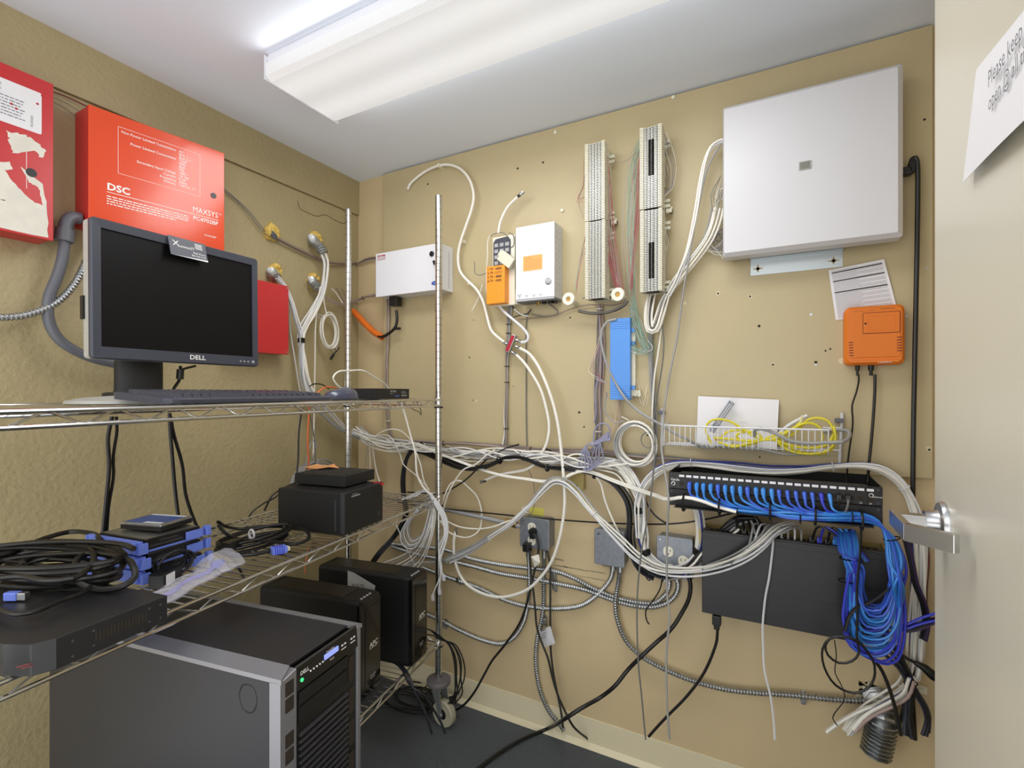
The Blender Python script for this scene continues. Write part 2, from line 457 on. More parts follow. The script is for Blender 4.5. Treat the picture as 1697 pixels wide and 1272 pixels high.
# door: open into the room on the right
DX = 1.924
DF = frame((DX, 0, 0), (0, -1, 0), (0, 0, 1))       # x = towards the camera, y up, z out into the room
mb = MB(DF); mb.box(0.586, 1.50, 0.012, 2.06, -0.044, 0)
door = struct('door_1', mb, DOOR, bev=0.003)
door['label'] = 'cream painted door standing open on the right'
hp = PL(1566, 866, DX); hx, hz = -hp.y, hp.z
mb = MB(DF); mb.lathe([(0.0335, 0), (0.0335, 0.004), (0.031, 0.008), (0.02, 0.0095), (0.0175, 0.013), (0.0165, 0.026)], hx, hz, 32)
hd = obj('door_handle', mb, NICKEL, door)
mb = MB(DF); mb.box(hx - 0.011, hx + 0.011, hz - 0.0095, hz + 0.0095, 0.022, 0.066); mb.box(hx - 0.012, hx + 0.097, hz - 0.0125, hz + 0.0125, 0.060, 0.070)
mb.loft([[(hx + 0.088, y, 0.060), (hx + 0.097, y, 0.070), (hx + 0.140, y, 0.022), (hx + 0.132, y, 0.014)] for y in (hz - 0.0125, hz + 0.0125)])
obj('lever', mb, NICKEL, hd, bev=0.0012)
mb = MB(DF); mb.box(0.5855, 0.5875, hz - 0.03, hz + 0.03, -0.034, -0.010); obj('latch_plate', mb, BRASS, door)
# note taped to the door
nt = thing('paper_note', 'white handwritten paper note taped high on the open door', 'note', PL(1650, 200, DX))
c = [PL(*q, DX) for q in ((1612, 300), (1697, 226), (1697, 30), (1622, 114))]
off = [0.010, 0.012, 0.006, 0.002]
c = [q + Vector((-o, 0, 0)) for q, o in zip(c, off)]
c[1] = c[0] + (c[1] - c[0]) * 2.4; c[2] = c[3] + (c[2] - c[3]) * 2.0
g = 8; vs = []
for j in range(g + 1):
    for i in range(g + 1):
        u, v = i / g, j / g
        p = (c[0] * (1 - u) + c[1] * u) * (1 - v) + (c[3] * (1 - u) + c[2] * u) * v
        vs.append(p + Vector((-0.004 * math.sin(u * 3) * (1 - v), 0, 0)))
fs = [(j * (g + 1) + i, j * (g + 1) + i + 1, (j + 1) * (g + 1) + i + 1, (j + 1) * (g + 1) + i) for j in range(g) for i in range(g)]
vs2 = [p + Vector((-0.0004, 0, 0)) for p in vs]
mb = MB(); mb.add(vs, [f[::-1] for f in fs], True); mb.add(vs2, fs, True)
obj('sheet', mb, PAPER, nt)
t0 = PL(1640, 165, DX - 0.013)
mb = MB(frame((DX - 0.0145, 0, 0), (0, -1, 0.02), (0, 0, 1)))
mb.text('Please keep door', 0.028, -t0.y, t0.z - 0.004, 0.0, sx=0.72); mb.text('open @ all times', 0.026, -t0.y + 0.001, t0.z - 0.032, 0.0, sx=0.72)
obj('lettering', mb, INKG, nt)

# ------------------------------------------------------------------ ceiling lamp
lp = thing('fluorescent_lamp', 'white fluorescent strip lamp with prismatic diffuser on the ceiling', 'lamp', (1.0, -0.635, CZ))
LX0, LX1, LY0, LY1, LZ = 0.412, 1.635, -0.765, -0.497, 2.126
def lamp_mat():
    m = bpy.data.materials.new('lit_prismatic_diffuser'); m.use_nodes = True; nt_ = m.node_tree; N = nt_.nodes; Lk = nt_.links
    b = N['Principled BSDF']; b.inputs['Base Color'].default_value = (0.35, 0.35, 0.35, 1); b.inputs['Roughness'].default_value = 0.35
    tc = N.new('ShaderNodeTexCoord'); sp = N.new('ShaderNodeSeparateXYZ'); Lk.new(tc.outputs['Object'], sp.inputs[0])
    def mth(op, a, b_=None):
        n = N.new('ShaderNodeMath'); n.operation = op
        for k, q in enumerate((a, b_)):
            if q is None: continue
            if isinstance(q, (int, float)): n.inputs[k].default_value = q
            else: Lk.new(q, n.inputs[k])
        return n.outputs[0]
    tubes = mth('COSINE', mth('MULTIPLY', sp.outputs['Y'], 2 * PI / 0.125))                      # two tubes behind the sheet
    px1 = mth('SINE', mth('MULTIPLY', mth('ADD', sp.outputs['X'], sp.outputs['Y']), 2 * PI / 0.0085))   # prism facets
    px2 = mth('SINE', mth('MULTIPLY', mth('SUBTRACT', sp.outputs['X'], sp.outputs['Y']), 2 * PI / 0.0085))
    e = mth('ADD', mth('ADD', 0.53, mth('MULTIPLY', tubes, -0.05)), mth('MULTIPLY', mth('MULTIPLY', px1, px2), 0.10))
    b.inputs['Emission Color'].default_value = (1.0, 0.995, 0.985, 1); Lk.new(e, b.inputs['Emission Strength'])
    return m
DIFF = lamp_mat()
mb = MB()
prof = [(LY0 + 0.004, CZ - 0.03), (LY0 + 0.004, LZ + 0.012), (LY0 + 0.02, LZ + 0.003), (LY1 - 0.02, LZ + 0.003), (LY1 - 0.004, LZ + 0.012), (LY1 - 0.004, CZ - 0.03)]
mb.loft([[(x, y, z) for y, z in prof] for x in (LX0 + 0.004, LX1 - 0.004)])
obj('diffuser', mb, DIFF, lp)
mb = MB(); mb.box(LX0 + 0.002, LX1 - 0.002, LY0 + 0.012, LY1 - 0.012, CZ - 0.03, CZ - 0.001); obj('housing', mb, WHITE, lp)
for x in (LX0, LX1 - 0.003):
    mb = MB(); mb.box(x, x + 0.003, LY0, LY1, LZ, CZ - 0.008); obj('end_plate', mb, WHITE, lp, bev=0.001)

al = bpy.data.lights.new('fluorescent_tubes', 'AREA'); al.shape = 'RECTANGLE'; al.size = LX1 - LX0 - .02; al.size_y = LY1 - LY0 - .03; al.energy = LAMP_WATTS; al.color = (1.0, 1.0, 1.0)
alo = bpy.data.objects.new('fluorescent_tubes', al); COL.objects.link(alo); alo.parent = lp; alo.location = Vector(((LX0 + LX1) / 2, (LY0 + LY1) / 2, LZ - 0.004)) - Vector(lp.location)
for sgn in (-1, 1):
    al = bpy.data.lights.new('fluorescent_tubes', 'AREA'); al.shape = 'RECTANGLE'; al.size = LX1 - LX0 - .02; al.size_y = .05; al.energy = LAMP_SIDE_WATTS; al.color = (1.0, 1.0, 1.0)
    alo = bpy.data.objects.new('fluorescent_tubes', al); COL.objects.link(alo); alo.parent = lp; alo.rotation_euler = (sgn * PI / 2, 0, 0)
    alo.location = Vector(((LX0 + LX1) / 2, (LY1 + .004 if sgn > 0 else LY0 - .004), LZ + .038)) - Vector(lp.location)
# ------------------------------------------------------------------ left wall
# red panel with torn labels, cut by the frame edge
fa = thing('fire_alarm_cabinet', 'red enamelled alarm panel with torn white labels by the left frame edge', 'alarm panel', (0, -1.3, 1.62))
mb = MB(LW); mb.box(-1.50, -1.113, 1.628, 2.02, 0, 0.076); obj('cabinet', mb, REDS, fa, bev=0.002)
mb = MB(LW); mb.box(-1.50, -1.111, 1.626, 2.021, 0.076, 0.080); fd = obj('door', mb, REDS, fa, bev=0.0012)
mb = MB(LW); mb.rrect(-1.46, -1.134, 1.883, 1.985, 0.08, 0.0805, 0.004); fl = obj('label', mb, PAPER, fa)
mb = MB(LW); rnd = random.Random(3)
mb.text('FIRE ALARM SYSTEM', 0.0085, -1.245, 1.968, 0.0808, 'CENTER'); mb.text('SERVICE RECORD', 0.0085, -1.24, 1.957, 0.0808, 'CENTER')
for k in range(7): mb.dashes(-1.4, -1.165 - 0.004 * (k % 3), 1.945 - k * 0.0072, 0.0022, 0.0808, rnd)
mb.text('VERSION', 0.007, -1.155, 1.922, 0.0808, 'LEFT', -PI / 2)
obj('lettering', mb, INKG, fl)
def blob(pts, z0, z1, T): mb = MB(T); mb.prism(pts, z0, z1); return mb
def tear(pts, seed, n=5, j=0.003):
    rnd = random.Random(seed); out = []
    for i in range(len(pts)):
        a, b = pts[i], pts[(i + 1) % len(pts)]
        for k in range(n): 
            t = k / n; out.append((a[0] + (b[0] - a[0]) * t + rnd.uniform(-j, j), a[1] + (b[1] - a[1]) * t + rnd.uniform(-j, j)))
    return out
def lpx(q, off=0.0805): p = PL(q[0], q[1], off); return (p.y, p.z)
obj('torn_label', blob(tear([lpx(q) for q in ((12, 218), (40, 222), (62, 236), (78, 250), (68, 262), (58, 250), (22, 254), (16, 236))], 1), 0.08, 0.0805, LW), PAPERW, fa)
obj('torn_label', blob(tear([lpx(q) for q in ((-25, 268), (16, 268), (20, 280), (8, 282), (26, 306), (40, 322), (58, 336), (70, 340), (66, 316), (60, 308), (48, 302), (34, 276), (46, 284), (72, 306), (78, 342), (80, 394), (-25, 372))], 2, 4, 0.0016), 0.08, 0.0805, LW), PAPERW, fa)
mb = MB(LW); mb.text('Fire Alarm', 0.013, -1.345, 1.857, 0.0806); mb.text('detailed information on', 0.0105, -1.335, 1.842, 0.0806); mb.text('controls.', 0.0105, -1.335, 1.828, 0.0806)
mb.box(-1.1625, -1.1615, 1.74, 1.87, 0.0799, 0.0802); mb.box(-1.30, -1.19, 1.737, 1.738, 0.0799, 0.0802)
obj('lettering', mb, LETW, fd)
mb = MB(LW); mb.text('Serial #', 0.009, -1.245, 1.705, 0.0808); mb.dashes(-1.30, -1.225, 1.72, 0.002, 0.0808, rnd); mb.dashes(-1.30, -1.2, 1.697, 0.002, 0.0808, rnd); obj('lettering', mb, INK, fd)
p = lpx((52, 286)); mb = MB(LW); mb.lathe([(0.0105, 0.0795), (0.0105, 0.0812), (0.008, 0.0812)], p[0], p[1], 20); obj('lock', mb, BLACK, fd)
for q in ((70, 159), (62, 172), (19, 172), (27, 180)):
    p = lpx(q); mb = MB(LW); mb.cyl(p[0], p[1], 0.0805, 0.0809, 0.0028, 10); obj('punched_hole', mb, REDD, fl)

# big red cabinet with white lettering, its door slightly ajar
dc = thing('security_alarm_cabinet', 'glossy orange-red alarm cabinet with white lettering behind the monitor', 'alarm panel', (0, -0.87, 1.69))
mb = MB(LW); mb.box(-1.038, -0.70, 1.69, 2.006, 0, 0.078); obj('cabinet', mb, REDS, dc, bev=0.002)
yl = -1.0395
pr = PL(371, 335, 0.130)
wd = math.hypot(pr.y - yl, 0.130 - 0.079)
DD = frame((0.079, yl, 1.688), (pr.x - 0.079, pr.y - yl, 0), (0, 0, 1))
mb = MB(DD); mb.box(0, wd, 0, 0.319, 0, 0.003); mb.box(0, wd, 0.316, 0.319, -0.012, 0); mb.box(0, wd, 0, 0.003, -0.012, 0); mb.box(wd - 0.003, wd, 0, 0.319, -0.012, 0)
dd = obj('door', mb, RED, dc, bev=0.001)
W = wd; H = 0.319; z = 0.0034
def fx(u): return u * W
def fy(v): return v * H
mb = MB(DD)
x0, x1, y0, y1 = fx(.19), fx(.79), fy(.50), fy(.90); t = 0.0008
for a in ((x0, x1, y0 - t, y0), (x0, x1, y1, y1 + t), (x0 - t, x0, y0, y1), (x1, x1 + t, y0, y1)): mb.box(*a, 0.003, z)
rx = fx(.60)
for s, v in (('Non Power Limited Connections', .855), ('Power Limited Connections', .775), ('Secondary Input Voltage', .640), ('Current', .605), ('Frequency', .572), ('Primary', .540)):
    mb.text(s, 0.0098, rx, fy(v), z, 'RIGHT', bold=0.01)
for i, s in enumerate(('AC', 'Batt 1 + -', 'Batt 2 + -', 'TAM', 'RED', 'BLK', 'YEL', 'GRN', '18 Vac', '0.3A', '60Hz', '120Vac, 1.1')):
    mb.text(s, 0.0098, rx + 0.008, fy(.855 - i * .0285), z, 'LEFT', bold=0.01)
mb.text('DSC', 0.026, fx(.115), fy(.335), z, bold=0.03, sx=1.05); mb.text('TM', 0.007, fx(.235), fy(.375), z)
mb.box(fx(.115), fx(.95), fy(.312), fy(.3165), 0.003, z)
rnd = random.Random(5)
for k in range(4): mb.dashes(fx(.115), fx(.70 - .1 * (k == 3)), fy(.275 - k * .021), 0.0026, z, rnd)
mb.text('MAXSYS', 0.024, fx(.945), fy(.335), z, 'RIGHT', sx=0.82); mb.text('PC4702BP', 0.0165, fx(.945), fy(.262), z, 'RIGHT', bold=0.01); mb.text('TM', 0.006, fx(.95), fy(.37), z)
mb.text('PC4702BP', 0.008, fx(.93), fy(.13), z, 'RIGHT')
obj('lettering', mb, LETW, dd)
mb = MB(DD); mb.lathe([(0.0085, 0.002), (0.0085, 0.0045), (0.006, 0.0045)], fx(.905), fy(.545), 20); obj('lock', mb, BLACK, dd)
# small red box
sr = thing('red_junction_box', 'plain small red box on the left wall just right of the monitor', 'box', (0.03, -0.5, 1.388))
mb = MB(LW); mb.box(-0.64, -0.419, 1.388, 1.643, 0, 0.062); obj('body', mb, REDD, sr, bev=0.002)
mb = MB(LW); mb.box(-0.641, -0.418, 1.387, 1.644, 0.062, 0.066); obj('cover', mb, REDS, sr, bev=0.001)
for w in (1.395, 1.636):
    mb = MB(LW); mb.cyl(-0.425, w, 0.066, 0.068, 0.003, 10); obj('screw', mb, ZINC, sr)
# grey flexible conduit
gp = thing('flexible_conduit', 'thick grey plastic conduit curving from the red cabinet behind the monitor', 'conduit', PL(100, 480, .05))
mb = MB(); mb.tube(smooth(path('L.045 108,395 103,430 94,460 82,490 79,515 84,540 98,562 118,577 150,592 190,602 230,605'), 0.008), 0.0125, 14); obj('hose', mb, PIPEG, gp)
mb = MB(); mb.tube(smooth(path('L.045 133,362 122,360 112,366 108,378 107,396'), 0.005), 0.0155, 14); mb.tube(path('L.045 108,380 106,400'), 0.0205, 16); obj('elbow', mb, PIPEG, gp)
armored('armored_cable', 'steel armoured cable looping from the left frame edge behind the monitor', 'L.05 -40,530 0,526 30,524 62,516 95,500 120,475 136,448 150,415 165,380', 0.0085)
# thin wires between the panels
for i, (a, l) in enumerate((('L.012 88,152 110,160 148,178', 'uppermost dark red wire between the two red panels'), ('L.012 86,160 112,172 135,187', 'middle thin dark wire between the two red panels'), ('L.012 86,168 105,178 128,194', 'lowest thin dark wire between the two red panels'))):
    cable('thin_wire', l, a, 0.0022 if i == 0 else 0.0011, M('maroon_wire', '#6e2f28', 0.5) if i == 0 else CGREYD, 'wire', 5)
for i, (a, l) in enumerate((('L.01 371,312 392,330 415,352 435,378 447,390', 'upper thin grey wire running from the red cabinet to the foam hole'), ('L.012 371,316 390,330 413,355 432,380 446,393', 'lower thin grey wire running from the red cabinet to the foam hole'))):
    cable('thin_wire', l, a, 0.0016, CGREYD, 'wire', 5)
# four foam-filled sleeves
def sleeve(px, py, label, cond, seed):
    c0 = PL(px, py, 0.0); t = thing('wall_sleeve', label, 'cable sleeve', c0)
    rnd = random.Random(seed); mb = MB(LW); rings = []
    for z, s in ((0, 1.0), (0.010, 0.95), (0.016, 0.55), (0.018, 0.1)):
        r2 = random.Random(seed); rings.append([(c0.y + s * r2.uniform(.024, .036) * math.cos(a * PI / 7), c0.z + s * r2.uniform(.030, .043) * math.sin(a * PI / 7), z) for a in range(14)])
    mb.loft(rings, True, True)
    for k in range(5):
        a = rnd.uniform(0, 6.3); mb.lathe([(0.013, 0.008), (0.011, 0.017), (0.006, 0.022), (0.001, 0.024)], c0.y + 0.019 * math.cos(a), c0.z + 0.024 * math.sin(a), 10)
    obj('foam', mb, FOAM, t)
    if cond: cond(t)
    return t
def cond_steel(pth):
    def f(t): armored('conduit_end', '', pth, 0.0185, ZINC, 0.009, parent=t)
    return f
def cond_black(pth, r=0.015):
    def f(t): mb = MB(); mb.tube(smooth(path(pth), 0.006), r, 14); obj('bushing', mb, PIPEG, t)
    return f
sleeve(449, 386, 'foam patched cable hole, upper left of four, beside the red cabinet', cond_black('L.008 450,386 455,392,.03', 0.011), 11)
sleeve(521, 398, 'foam patched cable hole with the longest bent steel conduit', cond_steel('L.0 517,395 522,402,.03 530,410,.055 537,421,.07'), 12)
sleeve(454, 452, 'foam patched cable hole just above the small red box', cond_steel('L.0 449,450 453,455,.022 458,460,.04'), 13)
sleeve(518, 467, 'foam patched cable hole, lower right of four, near the back corner', cond_steel('L.0 516,464 520,470,.03 527,477,.05'), 14)
# ------------------------------------------------------------------ back wall boxes
def bx(px, py, n): p = PB(px, py, n); return p.x, p.z
en = thing('white_enclosure', 'white metal enclosure with red label behind the front shelf post', 'equipment box', (0.37, -0.02, 1.646))
X0, X1, Z0, Z1 = 0.2013, 0.5372, 1.646, 1.825
mb = MB(BW); mb.box(X0, X1, Z0, Z1, 0.02, 0.097); obj('body', mb, WHITE, en, bev=0.0015)
mb = MB(BW); mb.box(X0 - 0.001, X1 + 0.001, Z0 - 0.001, Z1 + 0.001, 0.097, 0.10); ed = obj('door', mb, WHITE, en, bev=0.001)
mb = MB(BW); mb.rrect(0.212, 0.252, 1.797, 1.817, 0.1, 0.1004, 0.001); el = obj('label', mb, PAPER, ed)
mb = MB(BW); t = .0018
for a in ((0.212, 0.252, 1.811, 1.817), (0.212, 0.252, 1.797, 1.797 + t), (0.212, 0.212 + t, 1.797, 1.817), (0.252 - t, 0.252, 1.797, 1.817)): mb.box(*a, 0.1004, 0.1008)
obj('label_border', mb, REDD, el)
mb = MB(BW); mb.text('NOTICE', 0.006, 0.232, 1.8115, 0.1009, 'CENTER'); obj('lettering', mb, LETW, el)
mb = MB(BW); rnd = random.Random(4); [mb.dashes(0.216, 0.248, 1.806 - k * .004, 0.0018, 0.1006, rnd) for k in range(2)]; obj('lettering', mb, INK, el)
mb = MB(BW); mb.lathe([(0.0105, 0.1), (0.0105, 0.104), (0.008, 0.105)], 0.4935, 1.7875, 20); obj('vent_plug', mb, BLACK, ed)
mb = MB(BW); mb.lathe([(0.006, 0.1), (0.006, 0.112), (0.003, 0.114)], 0.5105, 1.7525, 14); mb.box(0.509, 0.512, 1.741, 1.753, 0.106, 0.113); obj('knob', mb, BLACK, ed)
mb = MB(BW); mb.prism([(0.512 + 0.021 * math.cos(a * PI / 14), 1.672 + 0.0085 * math.sin(a * PI / 14)) for a in range(28)], 0.1, 0.1008); eb = obj('badge', mb, M('badge_blue', '#2a48a8', 0.4), ed)
mb = MB(BW); mb.text('Hubbell', 0.008, 0.512, 1.6695, 0.101, 'CENTER'); obj('lettering', mb, LETW, eb)
mb = MB(frame((X1, 0, 0), (0, 1, 0), (0, 0, 1))); [mb.box(-0.052 , -0.046, z, z + .003, 0.0002, 0.0012) for z in [1.66 + k * .008 for k in range(18)]]; obj('vent_slots', mb, LETG, en)
# its power plug and cord, and the orange sleeve on it
pl = thing('power_plug', 'black power plug and short cord under the white enclosure', 'plug', PB(656, 500, .06))
mb = MB(BW); a = bx(656, 500, .06); mb.rrect(a[0] - .02, a[0] + .02, 1.606, 1.645, .045, .08, .004); obj('plug_body', mb, BLACK, pl, bev=.002)
mb = MB(); mb.tube(smooth(path('B.06 657,514 658,530 655,542 646,551 632,558 618,550,.05'), .006), .0062, 10); obj('cord', mb, CBLACK, pl)
mb = MB(BW); a = bx(657, 544, .06); mb.box(a[0] - .016, a[0] + .018, a[1] - .006, a[1] + .004, .052, .068); obj('strain_clip', mb, BLACK, pl, bev=.002)
mb = MB(); mb.tube(smooth(path('B.05 634,559 620,550 605,536 594,524 585,515'), .008), .0135, 14)
tag(obj('cable_sleeve', mb, M('orange_sleeve', '#e06f20', .4)), 'bright orange tube sleeve on the cord below the white enclosure', 'cable sleeve')

vb = thing('network_interface_box', 'tall white wall box with an orange label and lock', 'equipment box', (0.93, -0.02, 1.57))
X0, X1, Z0, Z1, N = 0.8622, 1.0112, 1.576, 1.8335, 0.095
mb = MB(BW); mb.box(X0 + .001, X1 - .001, Z0 - .006, Z1, 0.02, N - 0.003); obj('body', mb, WHITEG, vb, bev=.0015)
mb = MB(BW); mb.box(X0, X1, Z0, Z1, N - .003, N); vd = obj('door', mb, WHITE, vb, bev=.001)
mb = MB(BW); mb.box(X0, X1, Z0 - .009, Z0 - .001, 0.03, N - .004); obj('base_strip', mb, PIPEG, vb)
mb = MB(BW); mb.rrect(0.8845, 0.970, 1.671, 1.7285, N, N + .0005, .002); vl = obj('label', mb, PAPERW, vd)
mb = MB(BW); mb.rrect(0.892, 0.966, 1.674, 1.7265, N + .0005, N + .0009, .001); obj('orange_panel', mb, ORTAPE, vl)
mb = MB(BW); mb.text('T1 TEL', .008, .90, 1.715, N + .001); [mb.box(.898, .962, z, z + .0006, N + .0009, N + .0012) for z in (1.711, 1.704, 1.697, 1.690, 1.683)]; obj('lettering', mb, M('brown_ink', '#9a5a30', .7), vl)
mb = MB(BW); mb.lathe([(.0115, N), (.0115, N + .003), (.009, N + .005), (.004, N + .005)], .9895, 1.6295, 20); vk = obj('lock', mb, ZINC, vd)
mb = MB(BW); mb.text('DUAL', .0065, .869, 1.590, N + .0005); [(mb.text('CAB %d' % (k + 1), .0055, x, 1.585, N + .0005, 'CENTER'), mb.cyl(x, 1.5815, N, N + .0006, .0014, 8)) for k, x in enumerate((.877, .905, .934, .959))]; obj('lettering', mb, INK, vd)
mb = MB(BW); [mb.cyl(x, 1.561, .05, .075, .008, 12) for x in ()]
mb = MB(); [mb.tube([Vector((x, -n, 1.571)), Vector((x, -n, 1.560))], .008, 12) for x, n in ((.955, .055), (.98, .055), (.995, .05))]; obj('cable_grommet', mb, BLACK, vb)
mb = MB(); mb.tube([Vector((.934, -.06, 1.571)), Vector((.934, -.06, 1.556))], .005, 6); mb.tube([Vector((.934, -.06, 1.571)), Vector((.934, -.06, 1.564))], .008, 6); obj('ground_screw', mb, BRASS, vb)
mb = MB(frame((X1 - .001, 0, 0), (0, 1, 0), (0, 0, 1)))
for k in range(11):
    for j in range(2): mb.box(-.075 + j * .025, -.071 + j * .025, 1.60 + k * .02, 1.61 + k * .02, .0, .0012)
obj('vent_slots', mb, LETG, vb)

# telephone protector block with orange cover
tb = thing('terminal_block', 'cream telephone terminal block with black card and orange cover', 'terminal block', (0.78, -0.02, 1.56))
mb = MB(BW); mb.box(0.740, 0.835, 1.568, 1.828, 0.02, 0.052); mb.box(0.832, 0.852, 1.572, 1.62, 0.02, 0.045); mb.box(.842, .85, 1.575, 1.60, .045, .06); obj('base', mb, CREAM, tb, bev=.002)
mb = MB(BW); mb.prism([(.747, 1.705), (.818, 1.705), (.818, 1.810), (.808, 1.822), (.757, 1.818), (.747, 1.805)], .052, .058); tc = obj('designation_card', mb, M('slate_card', '#3b3d49', .5), tb)
mb = MB(BW); rnd = random.Random(8)
for k in range(4):
    for j in range(3): mb.box(.752 + j * .023, .768 + j * .023, 1.722 + k * .022, 1.735 + k * .022, .058, .0584)
obj('card_marks', mb, LETG, tc)
mb = MB(BW); mb.box(.7325, .8105, 1.572, 1.712, .05, .085); oc = obj('cover', mb, ORANGEL, tb, bev=.003)
mb = MB(BW); [mb.text(s, .0125, .738, 1.696 - k * .0145, .0856, bold=.02) for k, s in enumerate(('1 TP - 6868', '2 TP - L17-1', '3 TP - 4888', '4 TP - 4283'))]; obj('lettering', mb, INK, oc)
mb = MB(frame(PB(841, 431, .075), (.78, 0, -.62), (.62, 0, .78))); mb.box(-.034, .03, -.02, .02, -.012, .012); mb.box(-.042, -.03, -.006, .016, -.006, .012); sb = tag(obj('line_splitter', mb, IVORY, bev=.002), 'small ivory line splitter dangling across the black card', 'line splitter')
mb = MB(frame(PB(841, 431, .0627), (.78, 0, -.62), (.62, 0, .78))); [mb.box(-.026, .01, y, y + .002, .0122, .0125) for y in (-.008, .0, .008)]
for i, (p, l, m) in enumerate((('B.06 812,392 818,388 830,385 840,390 838,400', 'grey lead arching over the top of the cream terminal block', CGREYD), ('B.055 843,386 850,388 852,400 850,408 838,412', 'grey lead looped right of the cream terminal block', CGREYD), ('B.07 806,452 795,456 787,452 787,440 786,433', 'dark stub of wire sticking out left of the orange cover', CGREYD), ('B.07 812,390 808,400 808,420 806,450 806,480 808,494', 'ivory lead hanging down the left side of the terminal block', CWHITE),
        ('B.05 846,440 850,455 851,470 852,482', 'ivory lead with metal tip right of the orange cover', CWHITE), ('B.05 842,410 843,440 846,470 848,500', 'black lead running down behind the ivory line splitter', CBLACK), ('B.05 853,440 848,455 844,470', 'short black lead between the splitter and the white box', CBLACK), ('B.04 800,470 790,500 782,515', 'stray thin ivory wire hanging left of the orange cover', CWHITE))):
    cable('lead', l, p, .0016, m, 'wire', 5)

# 66 blocks
def punch(x0, z0, label, missing=()):
    t = thing('punchdown_block', label, 'punchdown block', (x0 + .033, -.02, z0), 'punchdown blocks')
    w, h = .067, .252
    mb = MB(BW); mb.box(x0 + .006, x0 + w - .006, z0 + .002, z0 + h - .002, .02, .072)
    for zz in (z0 + .015, z0 + h - .05): mb.box(x0 - .010, x0 + w + .012, zz, zz + .009, .045, .058); mb.box(x0 - .010, x0 + w + .012, zz + .016, zz + .025, .045, .058)
    obj('bracket', mb, IVORY, t)
    mb = MB(BW); mb.box(x0 + .0115, x0 + w - .0115, z0 + .001, z0 + h - .001, .072, .108); obj('body', mb, CLIPD, t)
    for sx in (x0, x0 + w - .0115):
        mb = MB(BW); mb.box(sx + .001, sx + .0105, z0, z0 + h, .072, .095)
        for k in range(50): mb.box(sx, sx + .0115, z0 + k * h / 50, z0 + (k + .60) * h / 50, .085, .122)
        obj('fanning_strip', mb, CREAM, t)
    mb = MB(BW)
    for c in range(4):
        cx = x0 + .0145 + c * .0103
        for k in range(50):
            if c in (1, 2) and any(a <= k < b for a, b in missing): continue
            zz = z0 + (k + .15) * h / 50; mb.box(cx, cx + .0066, zz, zz + .0021, .108, .117)
    obj('clip_rows', mb, CLIPM, t)
    mb = MB(BW)
    for c in range(5):
        cx = x0 + .0122 + c * .0103; mb.box(cx, cx + .0018, z0 + .001, z0 + h - .001, .108, .1145)
    obj('clip_dividers', mb, CREAM, t)
    if missing:
        mb = MB(BW)
        for a, b in missing:
            for k in range(a, b): mb.box(x0 + .0255, x0 + .0408, z0 + (k + .3) * h / 50, z0 + (k + .55) * h / 50, .108, .1185)
        obj('bridging_clips', mb, BLACK, t)
    mb = MB(BW); mb.box(x0 + w - .002, x0 + w + .016, z0 + .001, z0 + .014, .03, .05); mb.box(x0 + w + .006, x0 + w + .016, z0 + .001, z0 + .022, .03, .04); obj('bracket_foot', mb, CREAM, t, bev=.001)
    return t
punch(1.1315, 1.806, 'white punchdown block, upper one of the left column')
punch(1.1325, 1.551, 'white punchdown block, lower one of the left column, above the reels')
punch(1.3105, 1.814, 'white punchdown block, upper one of the right column', ((20, 42),))
punch(1.3115, 1.557, 'white punchdown block, lower one of the right column', ((8, 30),))
def reel(px, py, label):
    p = PB(px, py, .02); t = thing('wire_reel', label, 'cable spool', p, 'wire reels')
    mb = MB(BW); mb.lathe([(.009, .02), (.009, .082), (.0225, .088), (.0225, .094), (.0205, .097), (.009, .097), (.0075, .09)], p.x, p.z, 24); obj('spool', mb, CREAM, t)
    mb = MB(BW); mb.cyl(p.x, p.z, .088, .0915, .0075, 12); obj('bolt', mb, BRASS, t)
reel(955, 501, 'round white mushroom reel left below the left punchdown column'); reel(1034, 494, 'round white mushroom reel right below the left punchdown column')
# blue covered block
bb = thing('blue_terminal_cover', 'long sky blue plastic cover over a terminal block', 'terminal block', (1.235, -.02, 1.221))
mb = MB(BW); mb.box(1.2035, 1.266, 1.224, 1.486, .02, .045); mb.box(1.26, 1.2755, 1.235, 1.48, .02, .038); obj('base', mb, CREAM, bb)
mb = MB(BW); mb.box(1.199, 1.2655, 1.221, 1.4885, .042, .064)
[mb.box(1.201, 1.2635, z, z + .0025, .064, .0652) for z in [1.455 + k * .007 for k in range(4)] + [1.226 + k * .008 for k in range(6)]]
obj('cover', mb, BLUEB, bb, bev=.0018)
for z in (1.443, 1.255, 1.40): mb = MB(BW); mb.box(1.266, 1.2765, z, z + .012, .035, .05); obj('hinge', mb, BLUEB, bb)
mb = MB(BW); mb.box(1.268, 1.292, 1.232, 1.252, .02, .035); mb.box(1.278, 1.283, 1.236, 1.248, .035, .042); obj('bracket_foot', mb, IVORY, bb)
